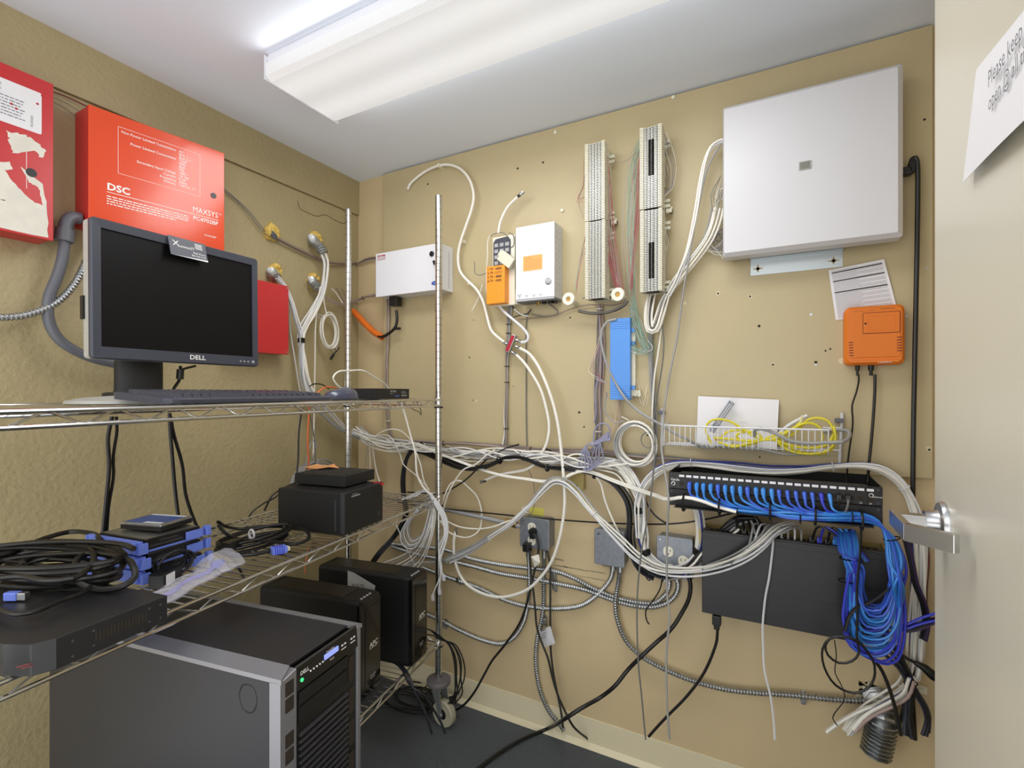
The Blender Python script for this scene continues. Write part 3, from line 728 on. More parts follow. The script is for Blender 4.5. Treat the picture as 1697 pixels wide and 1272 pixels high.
# big telephone system box
px_ = thing('phone_system_box', 'large pale silver phone system cabinet high on the back wall', 'equipment box', (1.76, -.02, 1.63))
X0, X1, Z0, Z1 = 1.5485, 1.966, 1.6415, 2.073
mb = MB(BW); mb.box(X0 + .012, X1 - .012, Z0 + .006, Z1 - .006, .02, .085); obj('chassis', mb, DKGREY, px_, bev=.002)
mb = MB(BW); b = .011
mb.loft([[(x, y, .058) for x, y in rr(X0 - .001, X1 + .001, Z0 - .004, Z1 + .001, .006)], [(x, y, .100) for x, y in rr(X0 - .001, X1 + .001, Z0 - .004, Z1 + .001, .006)], [(x, y, .1125) for x, y in rr(X0 + .003, X1 - b, Z0 + .006, Z1 - b, .005)]])
pc = obj('front_cover', mb, PBXM, px_, bev=.001)
mb = MB(BW); a = bx(1334, 274, .113); mb.rrect(a[0] - .0145, a[0] + .0145, a[1] - .0115, a[1] + .0115, .1125, .1145, .002); bd = obj('badge', mb, SILVERP, pc)
mb = MB(BW); mb.box(a[0] - .0115, a[0] + .0115, a[1] - .009, a[1] + .009, .1145, .115); obj('badge_inlay', mb, M('brushed_badge', '#8d8d84', .3, .9), bd)
mb = MB(BW); a = bx(1507, 282, .05); mb.box(X1 - .02, a[0] + .006, a[1] - .012, a[1] + .008, .035, .06); mb.box(a[0] - .002, a[0] + .012, a[1] - .008, a[1] + .022, .035, .06); obj('power_connector', mb, BLACK, px_, bev=.003)
pb2 = thing('mounting_bracket', 'bare zinc mounting bracket with two cross slots below the silver cabinet', 'bracket', (1.73, -.02, 1.59))
mb = MB(BW); mb.box(1.617, 1.8475, 1.5935, 1.640, .02, .0225); mb.box(1.617, 1.8475, 1.6375, 1.640, .02, .048); mb.box(1.617, 1.8475, 1.64, 1.648, .045, .048); obj('plate', mb, ZINCP, pb2)
for x in (1.6365, 1.826):
    mb = MB(BW); mb.box(x - .013, x + .013, 1.6105, 1.6145, .0222, .0229); mb.box(x - .0022, x + .0022, 1.602, 1.6245, .0222, .0229); mb.cyl(x, 1.6125, .0222, .0229, .0055, 10); obj('cross_slot', mb, W_BOARD, pb2)
# papers
def sheet(name, label, cat, corners, off, mat, lines):
    cs = [PB(x, y, o) for (x, y), o in zip(corners, off)]
    t = thing(name, label, cat, cs[0]); g = 8; vs = []
    for j in range(g + 1):
        for i in range(g + 1):
            u, v = i / g, j / g; vs.append((cs[0] * (1 - u) + cs[1] * u) * (1 - v) + (cs[3] * (1 - u) + cs[2] * u) * v)
    fs = [(j * (g + 1) + i, j * (g + 1) + i + 1, (j + 1) * (g + 1) + i + 1, (j + 1) * (g + 1) + i) for j in range(g) for i in range(g)]
    mb = MB(); mb.add(vs, fs, True); mb.add([q + Vector((0, .0004, 0)) for q in vs], [f[::-1] for f in fs], True); obj('sheet', mb, mat, t)
    if lines:
        w_, h_ = (cs[1] - cs[0]).length, (cs[3] - cs[0]).length
        def fin(mb):                                     # lay flat marks onto the sheet
            mb.v = [(cs[0] * (1 - a.x / w_) + cs[1] * (a.x / w_)) * (1 - a.y / h_) + (cs[3] * (1 - a.x / w_) + cs[2] * (a.x / w_)) * (a.y / h_) + Vector((0, -.0006 - a.z, 0)) for a in mb.v]; return mb
        lines(fin, w_, h_, t)
    return t
def instr(fin, w, h, t):
    rnd = random.Random(9); mb = MB(); bars = (.93, .76, .54)
    y = .97
    for k in range(58):
        yy = .965 - k * .0165
        if any(abs(yy - b) < .018 for b in bars): continue
        mb.dashes(.05 * w, (.95 if k % 5 else .5) * w, yy * h, .0008, 0, rnd)
    obj('lettering', fin(mb), M('faint_print', '#94949c', .7), t)
    for b in bars: mb = MB(); mb.box(.05 * w, .95 * w, b * h - .0014, b * h + .0014, 0, .0003); obj('heading_bar', fin(mb), INK, t)
sheet('instruction_sheet', 'printed instruction sheet taped crooked behind the orange device', 'paper', ((1385, 530), (1489, 519), (1465, 429), (1373, 448)), (.022, .022, .03, .024), PAPER, instr)
def scribble(fin, w, h, t):
    rnd = random.Random(19); mb = MB()
    for x, y, a in ((.12, .42, .2), (.13, .35, .1), (.14, .28, .16), (.14, .2, .12), (.5, .42, .1), (.52, .35, .08), (.55, .28, .1), (.55, .5, .08)): mb.dashes(x * w, (x + a) * w, y * h, .002, 0, rnd)
    obj('handwriting', fin(mb), M('faint_pencil', '#c2c2c8', .8), t)
sheet('paper_sheet', 'plain white paper propped up behind the wire basket', 'paper', ((1154, 738), (1287, 744), (1291, 662), (1157, 656)), (.05, .05, .03, .03), PAPER, scribble)
# orange device
od = thing('orange_device', 'orange plastic wall unit with battery door and side vents', 'equipment box', (1.915, -.02, 1.32))
X0, X1, Z0, Z1 = 1.852, 1.9745, 1.318, 1.4735
mb = MB(BW); mb.loft([[(x, y, z) for x, y in rr(X0 - .004 + e, X1 + .004 - e, Z0 + e, Z1 + .001 - e, .014)] for z, e in ((.02, 0), (.055, 0), (.062, .006))]); ob_ = obj('housing', mb, ORANGE, od, bev=.001)
mb = MB(BW); mb.rrect(X0 + .006, X1 - .006, Z0 + .02, Z1 - .013, .062, .0635, .004); mb.box(X0 + .01, X1 - .008, Z0 + .006, Z0 + .012, .055, .066); obj('front_panel', mb, ORANGE, od, bev=.0007)
mb = MB(BW); mb.box(1.8895, 1.9665, 1.402, 1.4545, .0635, .0648); dr = obj('battery_door', mb, ORANGE, od, bev=.0005)
mb = MB(BW); x0, x1, y0, y1, t = 1.889, 1.967, 1.4015, 1.455, .0013
for a in ((x0, x1, y0 - t, y0), (x0, x1, y1, y1 + t), (x0 - t, x0, y0, y1), (x1, x1 + t, y0, y1)): mb.box(*a, .0635, .0642)
obj('door_gap', mb, M('deep_orange', '#7e350c', .5), od)
mb = MB(BW)
for a in ((1.900, 1.957, 1.4085, 1.4095), (1.900, 1.957, 1.4465, 1.4475), (1.899, 1.9, 1.4085, 1.4475), (1.957, 1.958, 1.4085, 1.4475)): mb.box(*a, .0648, .0655)
obj('door_emboss', mb, ORANGE, dr)
mb = MB(BW); mb.cyl(1.894, 1.4275, .0645, .0652, .0027, 10); obj('screw_hole', mb, HOLE, dr)
mb = MB(BW); [mb.box(X0 + .005 + k * .0003, X0 + .0145 + k * .0003, 1.378 - k * .007, 1.3801 - k * .007, .0625, .0639) for k in range(6)]; [mb.box(X1 - .0135, X1 - .003, 1.387 - k * .007, 1.3891 - k * .007, .0625, .0639) for k in range(6)]; obj('vent_slots', mb, M('vent_shadow_red', '#5e220c', .6), od)
mb = MB(BW); mb.text('CyberPower', .006, 1.957, 1.463, .0632, 'RIGHT'); [mb.cyl(1.87 + k * .006, 1.462, .0625, .0634, .0011, 6) for k in range(4)]; [mb.cyl(1.905 + k * .006, 1.463, .0625, .0634, .0011, 6) for k in range(2)]; mb.text('OUTPUT', .005, 1.925, 1.3195, .0665); obj('lettering', mb, M('brown_lettering', '#7e4a1e', .6), od)
mb = MB(BW); mb.text('o OUTPUT', .0062, 1.92, 1.3215, .0665); obj('lettering', mb, LETW, od)
for x, r in ((1.8785, .0052), (1.9085, .0068)):
    mb = MB(); mb.tube([Vector((x, -.045, 1.322)), Vector((x, -.045, 1.304))], r, 12); mb.tube([Vector((x, -.045, 1.304)), Vector((x, -.045, 1.29))], r * .6, 10); obj('plug', mb, BLACK, od)
cable('power_cable', 'thin black cord from the left socket of the orange device', 'B.045 1423,620 1423,632 1419,650 1412,672 1413,690 1413,706 1409,735 1405,765 1403,800 1402,812,.08', .0024, CBLACK)
cable('power_cable', 'thicker black cord from the right socket of the orange device', 'B.045 1450,620 1450,640 1448,680 1444,730 1440,770 1438,800 1437,815,.08', .0036, CBLACK, n=8)
# beige wall jack, sticker
wj = thing('phone_jack', 'small beige phone jack on the back wall below the cable trunk', 'wall jack', PB(958, 805, 0))
a = bx(945, 809, .025); b_ = bx(967, 783, .025); mb = MB(BW); mb.box(a[0], b_[0], a[1], b_[1], 0, .026); obj('housing', mb, BEIGE, wj, bev=.002)
mb = MB(BW); mb.box((a[0] + b_[0]) / 2 - .004, (a[0] + b_[0]) / 2 + .004, a[1] + .012, a[1] + .015, .026, .0264); obj('socket', mb, HOLE, wj)
p1, p2 = bx(886, 850, .0), bx(901, 843, .0); mb = MB(BW); mb.box(p1[0] - .02, p2[0], p1[1] - .006, p2[1] + .002, 0, .001); tag(obj('sticker', mb, STICKY), 'small yellow sticker on the wall above the plugged outlet box', 'sticker')

# ------------------------------------------------------------------ electrical boxes
def ebox(name, label, x0, x1, z0, z1, d, cat='electrical box'):
    t = thing(name, label, cat, ((x0 + x1) / 2, 0, z0))
    mb = MB(BW); mb.rrect(x0 + .003, x1 - .003, z0 + .003, z1 - .003, 0, d - .008, .006); obj('box', mb, STEELBOX, t, bev=.001)
    mb = MB(BW); mb.rrect(x0, x1, z0, z1, d - .008, d, .007); cv = obj('cover', mb, STEELBOX, t, bev=.002)
    for x, z in ((x0 + .012, z1 - .012), (x1 - .012, z0 + .012)):
        mb = MB(BW); mb.lathe([(.004, d), (.003, d + .002)], x, z, 10); obj('screw', mb, ZINC, t)
    return t, cv
def receptacle(t, x, z, d):
    mb = MB(BW); mb.prism([(x + .0165 * math.cos(a) if abs(math.cos(a)) < .9 else x + .0165 * .9 * (1 if math.cos(a) > 0 else -1), z + .0165 * math.sin(a)) for a in [k * PI / 12 for k in range(24)]], d, d + .003); r_ = obj('receptacle', mb, CREAM, t)
    mb = MB(BW); mb.box(x - .0075, x - .0055, z - .001, z + .008, d + .003, d + .0034); mb.box(x + .0055, x + .0075, z, z + .008, d + .003, d + .0034); mb.cyl(x, z - .007, d + .003, d + .0034, .0024, 8); obj('slots', mb, HOLE, r_)
o1, _ = ebox('outlet_box', 'grey steel outlet box with two black plugs in it', .859, .975, .684, .793, .058)
receptacle(o1, .908, .760, .058); receptacle(o1, .908, .712, .058)
jb, _ = ebox('junction_box', 'blank grey junction box with two armoured cables below', 1.142, 1.246, .668, .787, .06)
mb = MB(BW); mb.cyl(1.156, .772, .0595, .0605, .0045, 10); obj('knockout', mb, HOLE, jb)
o2, _ = ebox('outlet_box', 'grey steel outlet box half hidden behind the white cable bundle', 1.348, 1.458, .665, .792, .058)
receptacle(o2, 1.385, .745, .058); receptacle(o2, 1.43, .722, .058); receptacle(o2, 1.39, .69, .058)
for pth in ('B.03 1104,955 1104,972', 'B.03 1122,950 1122,968'):
    pass
def connector(parent, px, py0, py1, n=.03, r=.011):
    mb = MB(); mb.tube(path('B%g %g,%g %g,%g' % (n, px, py0, px, py1)), r, 12); obj('connector', mb, ZINC, parent)
connector(jb, 1016, 934, 944); connector(jb, 1028, 936, 947); connector(o1, 876, 908, 922, .03, .010); connector(o1, 902, 910, 924, .03, .010); connector(o2, 1102, 950, 962); connector(o2, 1122, 950, 962)
armored('armored_cable', 'topmost armoured cable crossing the wall from the shelf post to the right', 'B.012 640,900 690,905 735,910 780,925 830,935 870,940 920,946 950,957 985,975 1020,989 1060,998 1085,998 1102,985 1109,972 1108,955,.02')
armored('armored_cable', 'second armoured cable from top, running just under the topmost one', 'B.012 650,905 690,918 735,927 780,937 830,950 880,958 930,968 970,977 1010,992 1050,1003 1085,1005 1112,994 1123,977 1123,955,.02')
armored('armored_cable', 'armoured cable sagging from the shelf post up into the blank junction box', 'B.012 700,940 742,956 790,972 840,995 880,1005 925,1008 965,1002 995,980 1012,958 1016,938,.025')
armored('armored_cable', 'lowest left armoured cable, curving up to the plugged outlet box', 'B.012 690,1010 728,1026 760,1043 800,1060 830,1066 850,1057 868,1030 876,990 877,950 876,915,.025')
armored('armored_cable', 'armoured cable dropping from the plugged outlet box down to the floor', 'B.012 902,915 901,950 901,1000 897,1030 890,1060 888,1095 890,1120 897,1150 910,1178 926,1198 935,1210')
armored('armored_cable', 'long armoured cable sweeping from the blank junction box to lower right', 'B.012 1028,940,.025 1025,965 1020,1000 1024,1030 1038,1062 1065,1088 1105,1110 1150,1128 1200,1141 1250,1147 1310,1151 1380,1158 1450,1162')
def strap(px, py, label):
    p = PB(px, py, 0); mb = MB(BW); mb.rrect(p.x - .006, p.x + .006, p.z - .028, p.z + .012, 0, .004, .003); mb.rrect(p.x - .006, p.x + .006, p.z - .014, p.z + .008, .004, .024, .003)
    t = thing('conduit_strap', label, 'strap', p, 'conduit straps'); obj('strap', mb, ZINC, t, bev=.001); mb = MB(BW); mb.lathe([(.004, .004), (.003, .007)], p.x, p.z - .022, 10); obj('screw', mb, STEELBOX, t)
strap(758, 917, 'steel strap on the topmost armoured cable near the white loop'); strap(921, 950, 'steel strap between outlet box and blank box on the top cable'); strap(922, 967, 'steel strap on the second armoured cable right of the outlet box')
strap(763, 957, 'steel strap on the armoured cable beside the shelf post'); strap(740, 1030, 'steel strap on the lowest left armoured cable'); strap(1331, 1150, 'steel strap on the long armoured cable at lower right'); strap(905, 1024, 'steel strap on the vertical armoured cable below the outlet')
# grey pvc pipe into the outlet box
pv = thing('pvc_conduit', 'pale grey pipe running into the left of the outlet box', 'conduit', PB(800, 850, .03))
mb = MB(); mb.tube(path('B.03 690,836 745,845 800,857 866,873'), .0085, 12); obj('pipe', mb, PVCL, pv)
mb = MB(); mb.tube(path('B.03 838,864 856,870'), .0125, 12); obj('clamp', mb, BRASS, pv)
# ------------------------------------------------------------------ wire shelving unit
ZT, ZM, ZB = 1.2185, 0.8495, 0.3210     # upper rail heights
SL, SD = 1.31, 0.41
sh = thing('wire_shelving_unit', 'chrome wire shelving unit on casters along the left wall', 'shelving unit', F0)
def caster(x, y, parent, yaw=0.6):
    mb = MB(SHF); mb.lathe([(.018, .149), (.043, .149), (.045, .152), (.045, .165), (.0435, .168), (.0135, .171)], x, y, 24); cs = obj('caster', mb, RUBBER, parent)
    T = SHF @ Matrix.Translation((x, y, 0)) @ Matrix.Rotation(yaw, 4, 'Z')
    mb = MB(T)
    for s in (-1, 1):
        mb.loft([[(a, s * .021 + d, b) for a, b in ((-.022, .146), (.022, .146), (.036, .044), (.020, .044))] for d in (-.0012, .0012)])
    mb.box(-.022, .022, -.022, .022, .139, .146); mb.lathe([(.013, .146), (.013, .15)], 0, 0, 12); obj('fork', mb, ZINCP, cs)
    T2 = T @ Matrix.Translation((.028, 0, .049)) @ Matrix.Rotation(PI / 2, 4, 'X')
    mb = MB(T2); mb.lathe([(.031, -.013), (.045, -.014), (.049, -.009), (.049, .009), (.045, .014), (.031, .013)], 0, 0, 28); obj('tyre', mb, WHEELR, cs)
    mb = MB(T2); mb.lathe([(.01, -.014), (.033, -.0115), (.033, .0115), (.01, .014)], 0, 0, 24); obj('hub', mb, BLACK, cs)
    mb = MB(T2); mb.lathe([(.0055, -.027), (.0055, .027)], 0, 0, 10); obj('axle', mb, ZINC, cs)
for x, y, yaw in ((0, 0, -.25), (-SD, 0, .3), (0, -SL, .5), (-SD, -SL, .9)):
    mb = MB(SHF); mb.tube([Vector((x, y, .168)), Vector((x, y, 1.982))], .0127, 18)
    pt = obj('post', mb, POSTM, sh)
    mb = MB(SHF); mb.lathe([(.0127, 1.982), (.0125, 1.986), (.004, 1.987)], x, y, 16); obj('cap', mb, ZINC, pt)
    caster(x, y, sh, yaw)
def zigzag(a, b, n, zl, zu):
    a, b = Vector(a), Vector(b); pts = []
    for i in range(2 * n + 1):
        p = a + (b - a) * (i / (2 * n)); pts.append(Vector((p.x, p.y, zu if i % 2 else zl)))
    out = [pts[0]]
    for i in range(1, len(pts) - 1):
        d0, d1 = (pts[i - 1] - pts[i]).normalized(), (pts[i + 1] - pts[i]).normalized()
        out += [pts[i] + d0 * .006, pts[i] + (d0 + d1) * .0015, pts[i] + d1 * .006]
    return out + [pts[-1]]
for zu in (ZT, ZM, ZB):
    zl = zu - .0225; dk = zu
    e = .018
    mb = MB(SHF)
    k = 0; y = -.03
    while y > -SL + .02:
        mb.tube([Vector((.006, y, dk)), Vector((-SD - .006, y, dk))], .0016, 5); y -= .0256
    sf = obj('shelf', mb, CHROME, sh)
    for xx in (.008, -SD - .008):
        for z in (zu, zl):
            mb = MB(SHF); mb.tube([Vector((xx, -e + .004, z)), Vector((xx, -SL + e, z))], .0038, 8); obj('rail', mb, CHROME, sf)
        mb = MB(SHF); mb.tube(zigzag((xx, -.03, 0), (xx, -SL + .045, 0), 13, zl, zu), .0021, 6); obj('truss', mb, CHROME, sf)
    for yy in (.008, -SL - .008):
        for z in (zu, zl):
            mb = MB(SHF); mb.tube([Vector((-e, yy, z)), Vector((-SD + e, yy, z))], .0030, 8); obj('rail', mb, CHROME, sf)
        mb = MB(SHF); mb.tube(zigzag((-.03, yy, 0), (-SD + .03, yy, 0), 5, zl, zu), .0019, 6); obj('truss', mb, CHROME, sf)
    for xx in (-.137, -.273):
        mb = MB(SHF); mb.tube([Vector((xx, -.02, zu - .004)), Vector((xx, -SL + .02, zu - .004))], .0028, 6); obj('stringer', mb, CHROME, sf)
    for x, y in ((0, 0), (-SD, 0), (0, -SL), (-SD, -SL)):
        mb = MB(SHF); mb.lathe([(.0165, zl - .004), (.0158, zu + .006), (.0145, zu + .008)], x, y, 18); cl = obj('collar', mb, CHROME, sf)
        mb = MB(SHF); mb.lathe([(.0172, zl - .010), (.0172, zl - .004), (.014, zl - .003)], x, y, 18); obj('split_sleeve', mb, BLACK, cl)
TOPZ, MIDZ, BOTZ = ZT + .0035, ZM + .0035, ZB + .0035
def sx(x, y, z): return SHF @ Vector((x, y, z))

# ------------------------------------------------------------------ top shelf
bl, br = sx(-.307, -.979, 1.318), sx(-.259, -.591, 1.318)
rv = (br - bl); MW = rv.length; MH = .302
upv = Vector((0, 0, 1)) * 1.0 - SV * 0.012; upv = (upv - rv.normalized() * upv.dot(rv.normalized())).normalized()
MF = frame(bl, rv, upv)
mo = thing('computer_monitor', 'flat screen monitor with slate bezel and dark screen on the top shelf', 'monitor', sx(-.29, -.87, TOPZ))
mb = MB(MF); mb.rrect(0, MW, 0, MH, -.030, -.004, .008); mb.loft([[(x, y, z) for x, y in rr(i, MW - i, i, MH - i, .01)] for z, i in ((-.030, .004), (-.055, .05))])
obj('back_shell', mb, SILVERP, mo, bev=.0015)
SBZ, BBZ, TBZ = .0175, .026, .0195
mb = MB(MF)
def ringp(o0, i0, z0, z1, r0=.009, r1=.002):
    a = rr(o0[0], o0[1], o0[2], o0[3], r0); b = rr(i0[0], i0[1], i0[2], i0[3], r1); n = len(a)
    A0 = [(x, y, z0) for x, y in a]; A1 = [(x, y, z1 - .004) for x, y in a]
    a2 = rr(o0[0] + .003, o0[1] - .003, o0[2] + .003, o0[3] - .003, r0 - .002); A2 = [(x, y, z1) for x, y in a2]
    B1 = [(x, y, z1 - .001) for x, y in b]; B0 = [(x, y, z0) for x, y in b]
    mb.loft([A0, A1, A2, B1, B0], cap=False)
ringp((-.001, MW + .001, -.001, MH + .001), (SBZ, MW - SBZ, BBZ, MH - TBZ), -.006, .006)
bz = obj('bezel', mb, BEZEL, mo)
mb = MB(MF); mb.box(SBZ - .002, MW - SBZ + .002, BBZ - .002, MH - TBZ + .002, -.006, .0008); obj('screen', mb, SCREEN, mo)
mb = MB(MF); mb.text('DELL', .0155, MW * .565, .0095, .0066, 'CENTER', sx=1.15, bold=.02); obj('lettering', mb, LETW, bz)
mb = MB(MF); [mb.cyl(MW - .055 + k * .011, .012, .005, .0075, .0022, 10) for k in range(3)]; mb.cyl(MW - .0185, .012, .005, .0078, .0038, 14); obj('buttons', mb, LETG, bz)
mb = MB(MF); mb.box(-.004, .0, .085, .135, -.034, -.022); obj('side_port', mb, BLACK, mo)
mb = MB(SHF @ Matrix.Translation((-.352, -.85, 0)))
rings = []
for z, s in ((TOPZ + .02, 1.05), (TOPZ + .03, 1.0), (1.36, 1.0), (1.40, .9)): rings.append([(0.031 * s * math.cos(a), .053 * s * math.sin(a), z) for a in [k * PI / 14 for k in range(28)]])
mb.loft(rings, True, True); nk = obj('neck', mb, BLACKM, mo)
mb = MB(SHF @ Matrix.Translation((-.335, -.86, 0))); mb.lathe([(.070, TOPZ + .014), (.070, TOPZ + .021), (.060, TOPZ + .024)], 0, 0, 32); obj('swivel', mb, BLACK, mo)
mb = MB(SHF @ Matrix.Translation((-.265, -.885, 0)))
rings = []
for z, s in ((TOPZ, 1.0), (TOPZ + .006, .99), (TOPZ + .012, .80), (TOPZ + .016, .45)): rings.append([(.115 * s * math.cos(a), .155 * s * math.sin(a), z) for a in [k * PI / 20 for k in range(40)]])
mb.loft(rings, True, True); obj('base', mb, SILVERP, mo)
# business card hung over the bezel
bcd = thing('business_card', 'dark business card stuck over the top edge of the monitor', 'card', MF @ Vector((.2, MH, .006)))
CX0 = MW * .385
mb = MB(MF @ Matrix.Translation((CX0, MH + .0022, .0075)) @ Matrix.Rotation(math.radians(-16), 4, 'X'))
CWD, CHT = .089, .050
mb.box(0, CWD, -CHT, 0, 0, .0005); obj('card', mb, M('dark_card', '#3a3d48', .5), bcd)
TC = mb.T; mb = MB(TC); mb.prism([(.004, -CHT), (CWD, -CHT), (CWD, -CHT + .004)], .0005, .0008); obj('white_edge', mb, PAPER, bcd)
mb = MB(TC); mb.text('X', .020, .008, -.024, .0009, sx=1.1); mb.text('connecIT', .0105, .020, -.026, .0009); mb.text('Rob Karns', .007, CWD - .004, -.035, .0009, 'RIGHT'); mb.text('863-529-3122', .0062, CWD - .004, -.0425, .0009, 'RIGHT')
[mb.box(.062, .080, y, y + .0015, .0005, .0009) for y in (-.008, -.012, -.016, -.020)]; obj('lettering', mb, LETW, bcd)
# keyboard
kb = thing('keyboard', 'dark slate computer keyboard along the front of the top shelf', 'keyboard', sx(-.09, -.8, TOPZ))
KX0, KX1, KY0, KY1 = -.180, -.008, -1.022, -.575
mb = MB(SHF)
def kprof(y, i): return [(KX1 - i, y, TOPZ + .001), (KX1 - i, y, TOPZ + .011), (KX1 - .012 - i, y, TOPZ + .0145), (KX0 + i, y, TOPZ + .0245), (KX0 + i, y, TOPZ + .010)]
mb.loft([kprof(KY0, .02), kprof(KY0 + .006, .006), kprof(KY0 + .02, 0), kprof(KY1 - .02, 0), kprof(KY1 - .004, .004)]); obj('case', mb, SLATE, kb, bev=.002)
mb = MB(SHF)
for row in range(6):
    x = KX1 - .024 - row * .0215 - (.006 if row == 5 else 0); zb = TOPZ + .0145 + row * .0014
    y = KY0 + .018; n = 0
    while y < KY1 - .026:
        w = .0175
        if row == 0 and n == 4: w = .105
        if (n in (14, 18)): y += .007
        if y + w < KY1 - .014:
            mb.loft([[(x - .0085, y, zb), (x + .0085, y, zb), (x + .0085, y + w, zb), (x - .0085, y + w, zb)], [(x - .0058, y + .0025, zb + .0082), (x + .0058, y + .0025, zb + .007), (x + .0058, y + w - .0025, zb + .007), (x - .0058, y + w - .0025, zb + .0082)]])
        y += w + .0015; n += 1
obj('keys', mb, SLATE, kb)
# mouse
ms = thing('computer_mouse', 'blue-grey computer mouse at the right end of the keyboard', 'mouse', sx(-.055, -.485, TOPZ))
mb = MB(SHF @ Matrix.Translation((-.055, -.487, TOPZ)) @ Matrix.Rotation(-.1, 4, 'Z')); rings = []
for j in range(9):
    v = j / 8 * PI / 2; rings.append([((.031 * math.cos(v) ** .6) * math.cos(a), (.064 * math.cos(v) ** .55) * math.sin(a), .0005 + (.034 + .004 * math.sin(a)) * math.sin(v)) for a in [k * PI / 14 for k in range(28)]])
mb.loft(rings, True, True); obj('shell', mb, MOUSEM, ms)
mb = MB(SHF @ Matrix.Translation((-.055, -.487, TOPZ)) @ Matrix.Rotation(-.1, 4, 'Z')); mb.prism([(.0315 * math.cos(a), .0645 * math.sin(a)) for a in [k * PI / 14 for k in range(28)]], .0, .006); obj('base', mb, DKGREY, ms)
# network switch
sw = thing('network_switch', 'small black network box at the far end of the top shelf', 'network switch', sx(-.12, -.22, TOPZ))
NX, NY0, NY1 = -.055, -.325, -.118
mb = MB(SHF); mb.box(NX - .15, NX, NY0, NY1, TOPZ + .001, TOPZ + .036); sb_ = obj('body', mb, BLACKM, sw, bev=.0015)
mb = MB(SF); [mb.box(NY0 + .008 + j * .0095, NY0 + .014 + j * .0095, TOPZ + .008 + k * .007, TOPZ + .0105 + k * .007, NX, NX + .0006) for j in range(6) for k in range(4)]; obj('vent_slots', mb, HOLE, sb_)
mb = MB(SF); mb.text('NETGEAR', .0085, NY0 + .085, TOPZ + .024, NX + .0008, bold=.02); mb.text('GS108', .005, NY0 + .085, TOPZ + .017, NX + .0008); [mb.box(NY0 + .155, NY0 + .155 + w, TOPZ + z, TOPZ + z + .0014, NX, NX + .0008) for z, w in ((.025, .025), (.020, .032), (.013, .036), (.010, .03))]; obj('lettering', mb, LETG, sb_)
mb = MB(SF); [mb.cyl(NY0 + .118 + k * .01, TOPZ + .011, NX, NX + .001, .002, 8) for k in range(3)]; obj('indicator_lights', mb, CADDY, sb_)

# ------------------------------------------------------------------ middle shelf
dv = thing('video_recorder', 'wide flat black recorder with side vents overhanging the middle shelf', 'recorder', sx(-.12, -1.16, MIDZ))
RX0, RX1, RY0, RY1, RZ0, RZ1 = -.30, .048, -1.262, -1.068, MIDZ, MIDZ + .0445
mb = MB(SHF); mb.prism([(RX0, RY1), (RX0, RY0), (RX1 - .05, RY0), (RX1 - .012, RY0 + .012), (RX1, RY0 + .035), (RX1, RY1)], RZ0, RZ1); rb = obj('body', mb, CHAR, dv, bev=.0012)
mb = MB(SF)
for k in range(15): mb.box(-1.178 + k * .0052, -1.1755 + k * .0052, RZ0 + .016, RZ0 + .031, RX1, RX1 + .0005)
obj('vent_slots', mb, HOLE, rb)
for y, z in ((-1.207, .009), (-1.207, .031), (-1.18, .012), (-1.18, .034), (-1.098, .012), (-1.098, .034), (-1.08, .011), (-1.08, .033)):
    mb = MB(SF); mb.lathe([(.0022, RX1 - .001), (.0022, RX1 + .0008), (.001, RX1 + .0012)], y, RZ0 + z, 10); obj('screw', mb, DKGREY, rb)
LG = frame(sx(RX1 - .012, RY0 + .012, RZ0), SHF.to_3x3() @ Vector((.012, .023, 0)), (0, 0, 1))
mb = MB(LG); mb.box(-.014, .0, .018, .0195, .0003, .0010); mb.box(-.010, .002, .0145, .0158, .0003, .0010); obj('logo', mb, M('dim_red_logo', '#7a2424', .4), rb)
# hard drive caddies
cad_center = (-.235, -.905)
def caddy(k, label):
    z0 = MIDZ + .001 + k * .0305; yaw = (-.02, .03, -.03)[k]
    T = SHF @ Matrix.Translation((cad_center[0], cad_center[1] + (.004, -.002, .0)[k], z0)) @ Matrix.Rotation(yaw, 4, 'Z')
    t = thing('drive_caddy', label, 'hard drive', T.translation, 'hard drives in blue caddies')
    mb = MB(T); mb.box(-.082, .078, -.062, .062, .0, .005); mb.box(-.082, .084, -.076, -.066, .001, .0275); mb.box(.085, .091, -.078, -.060, .002, .024); mb.box(.070, .080, -.082, -.074, .004, .026); mb.box(-.086, -.078, -.078, -.06, .002, .026)
    mb.box(.0785, .083, .025, .065, .003, .022); mb.box(.072, .086, .070, .082, .003, .025); mb.box(-.082, -.076, -.06, .062, .002, .020); mb.box(-.082, .075, .064, .070, .002, .018)
    obj('tray', mb, CADDY, t, bev=.0015)
    mb = MB(T); mb.box(-.072, .0775, -.058, .060, .005, .027); dr_ = obj('drive', mb, BLACK, t, bev=.001)
    mb = MB(T); mb.box(-.07, .072, -.054, .056, .027, .0278); obj('lid', mb, ZINC, dr_)
    mb = MB(T); mb.box(.0775, .0781, -.05, .02, .010, .014); mb.box(.0775, .0781, -.03, .01, .018, .021); obj('circuit_edge', mb, DKGREY, dr_)
caddy(0, 'bottom hard drive of the blue caddy stack'); caddy(1, 'middle hard drive of the blue caddy stack'); caddy(2, 'top hard drive of the blue caddy stack, under a loose drive')
T = SHF @ Matrix.Translation((-.236, -.888, MIDZ + .0930)) @ Matrix.Rotation(.12, 4, 'Z')
ld = thing('bare_hard_drive', 'loose bare hard drive with blue label topping the caddy stack', 'hard drive', T.translation)
mb = MB(T); mb.box(-.054, .054, -.04, .04, 0, .010); obj('body', mb, BLACK, ld, bev=.001)
mb = MB(T); mb.rrect(-.0545, .0545, -.0405, .0405, .010, .0150, .003); obj('lid', mb, ZINC, ld, bev=.001)
mb = MB(T); mb.box(-.048, .046, -.034, .036, .015, .0154); bl_ = obj('label', mb, DKBLUE, ld)
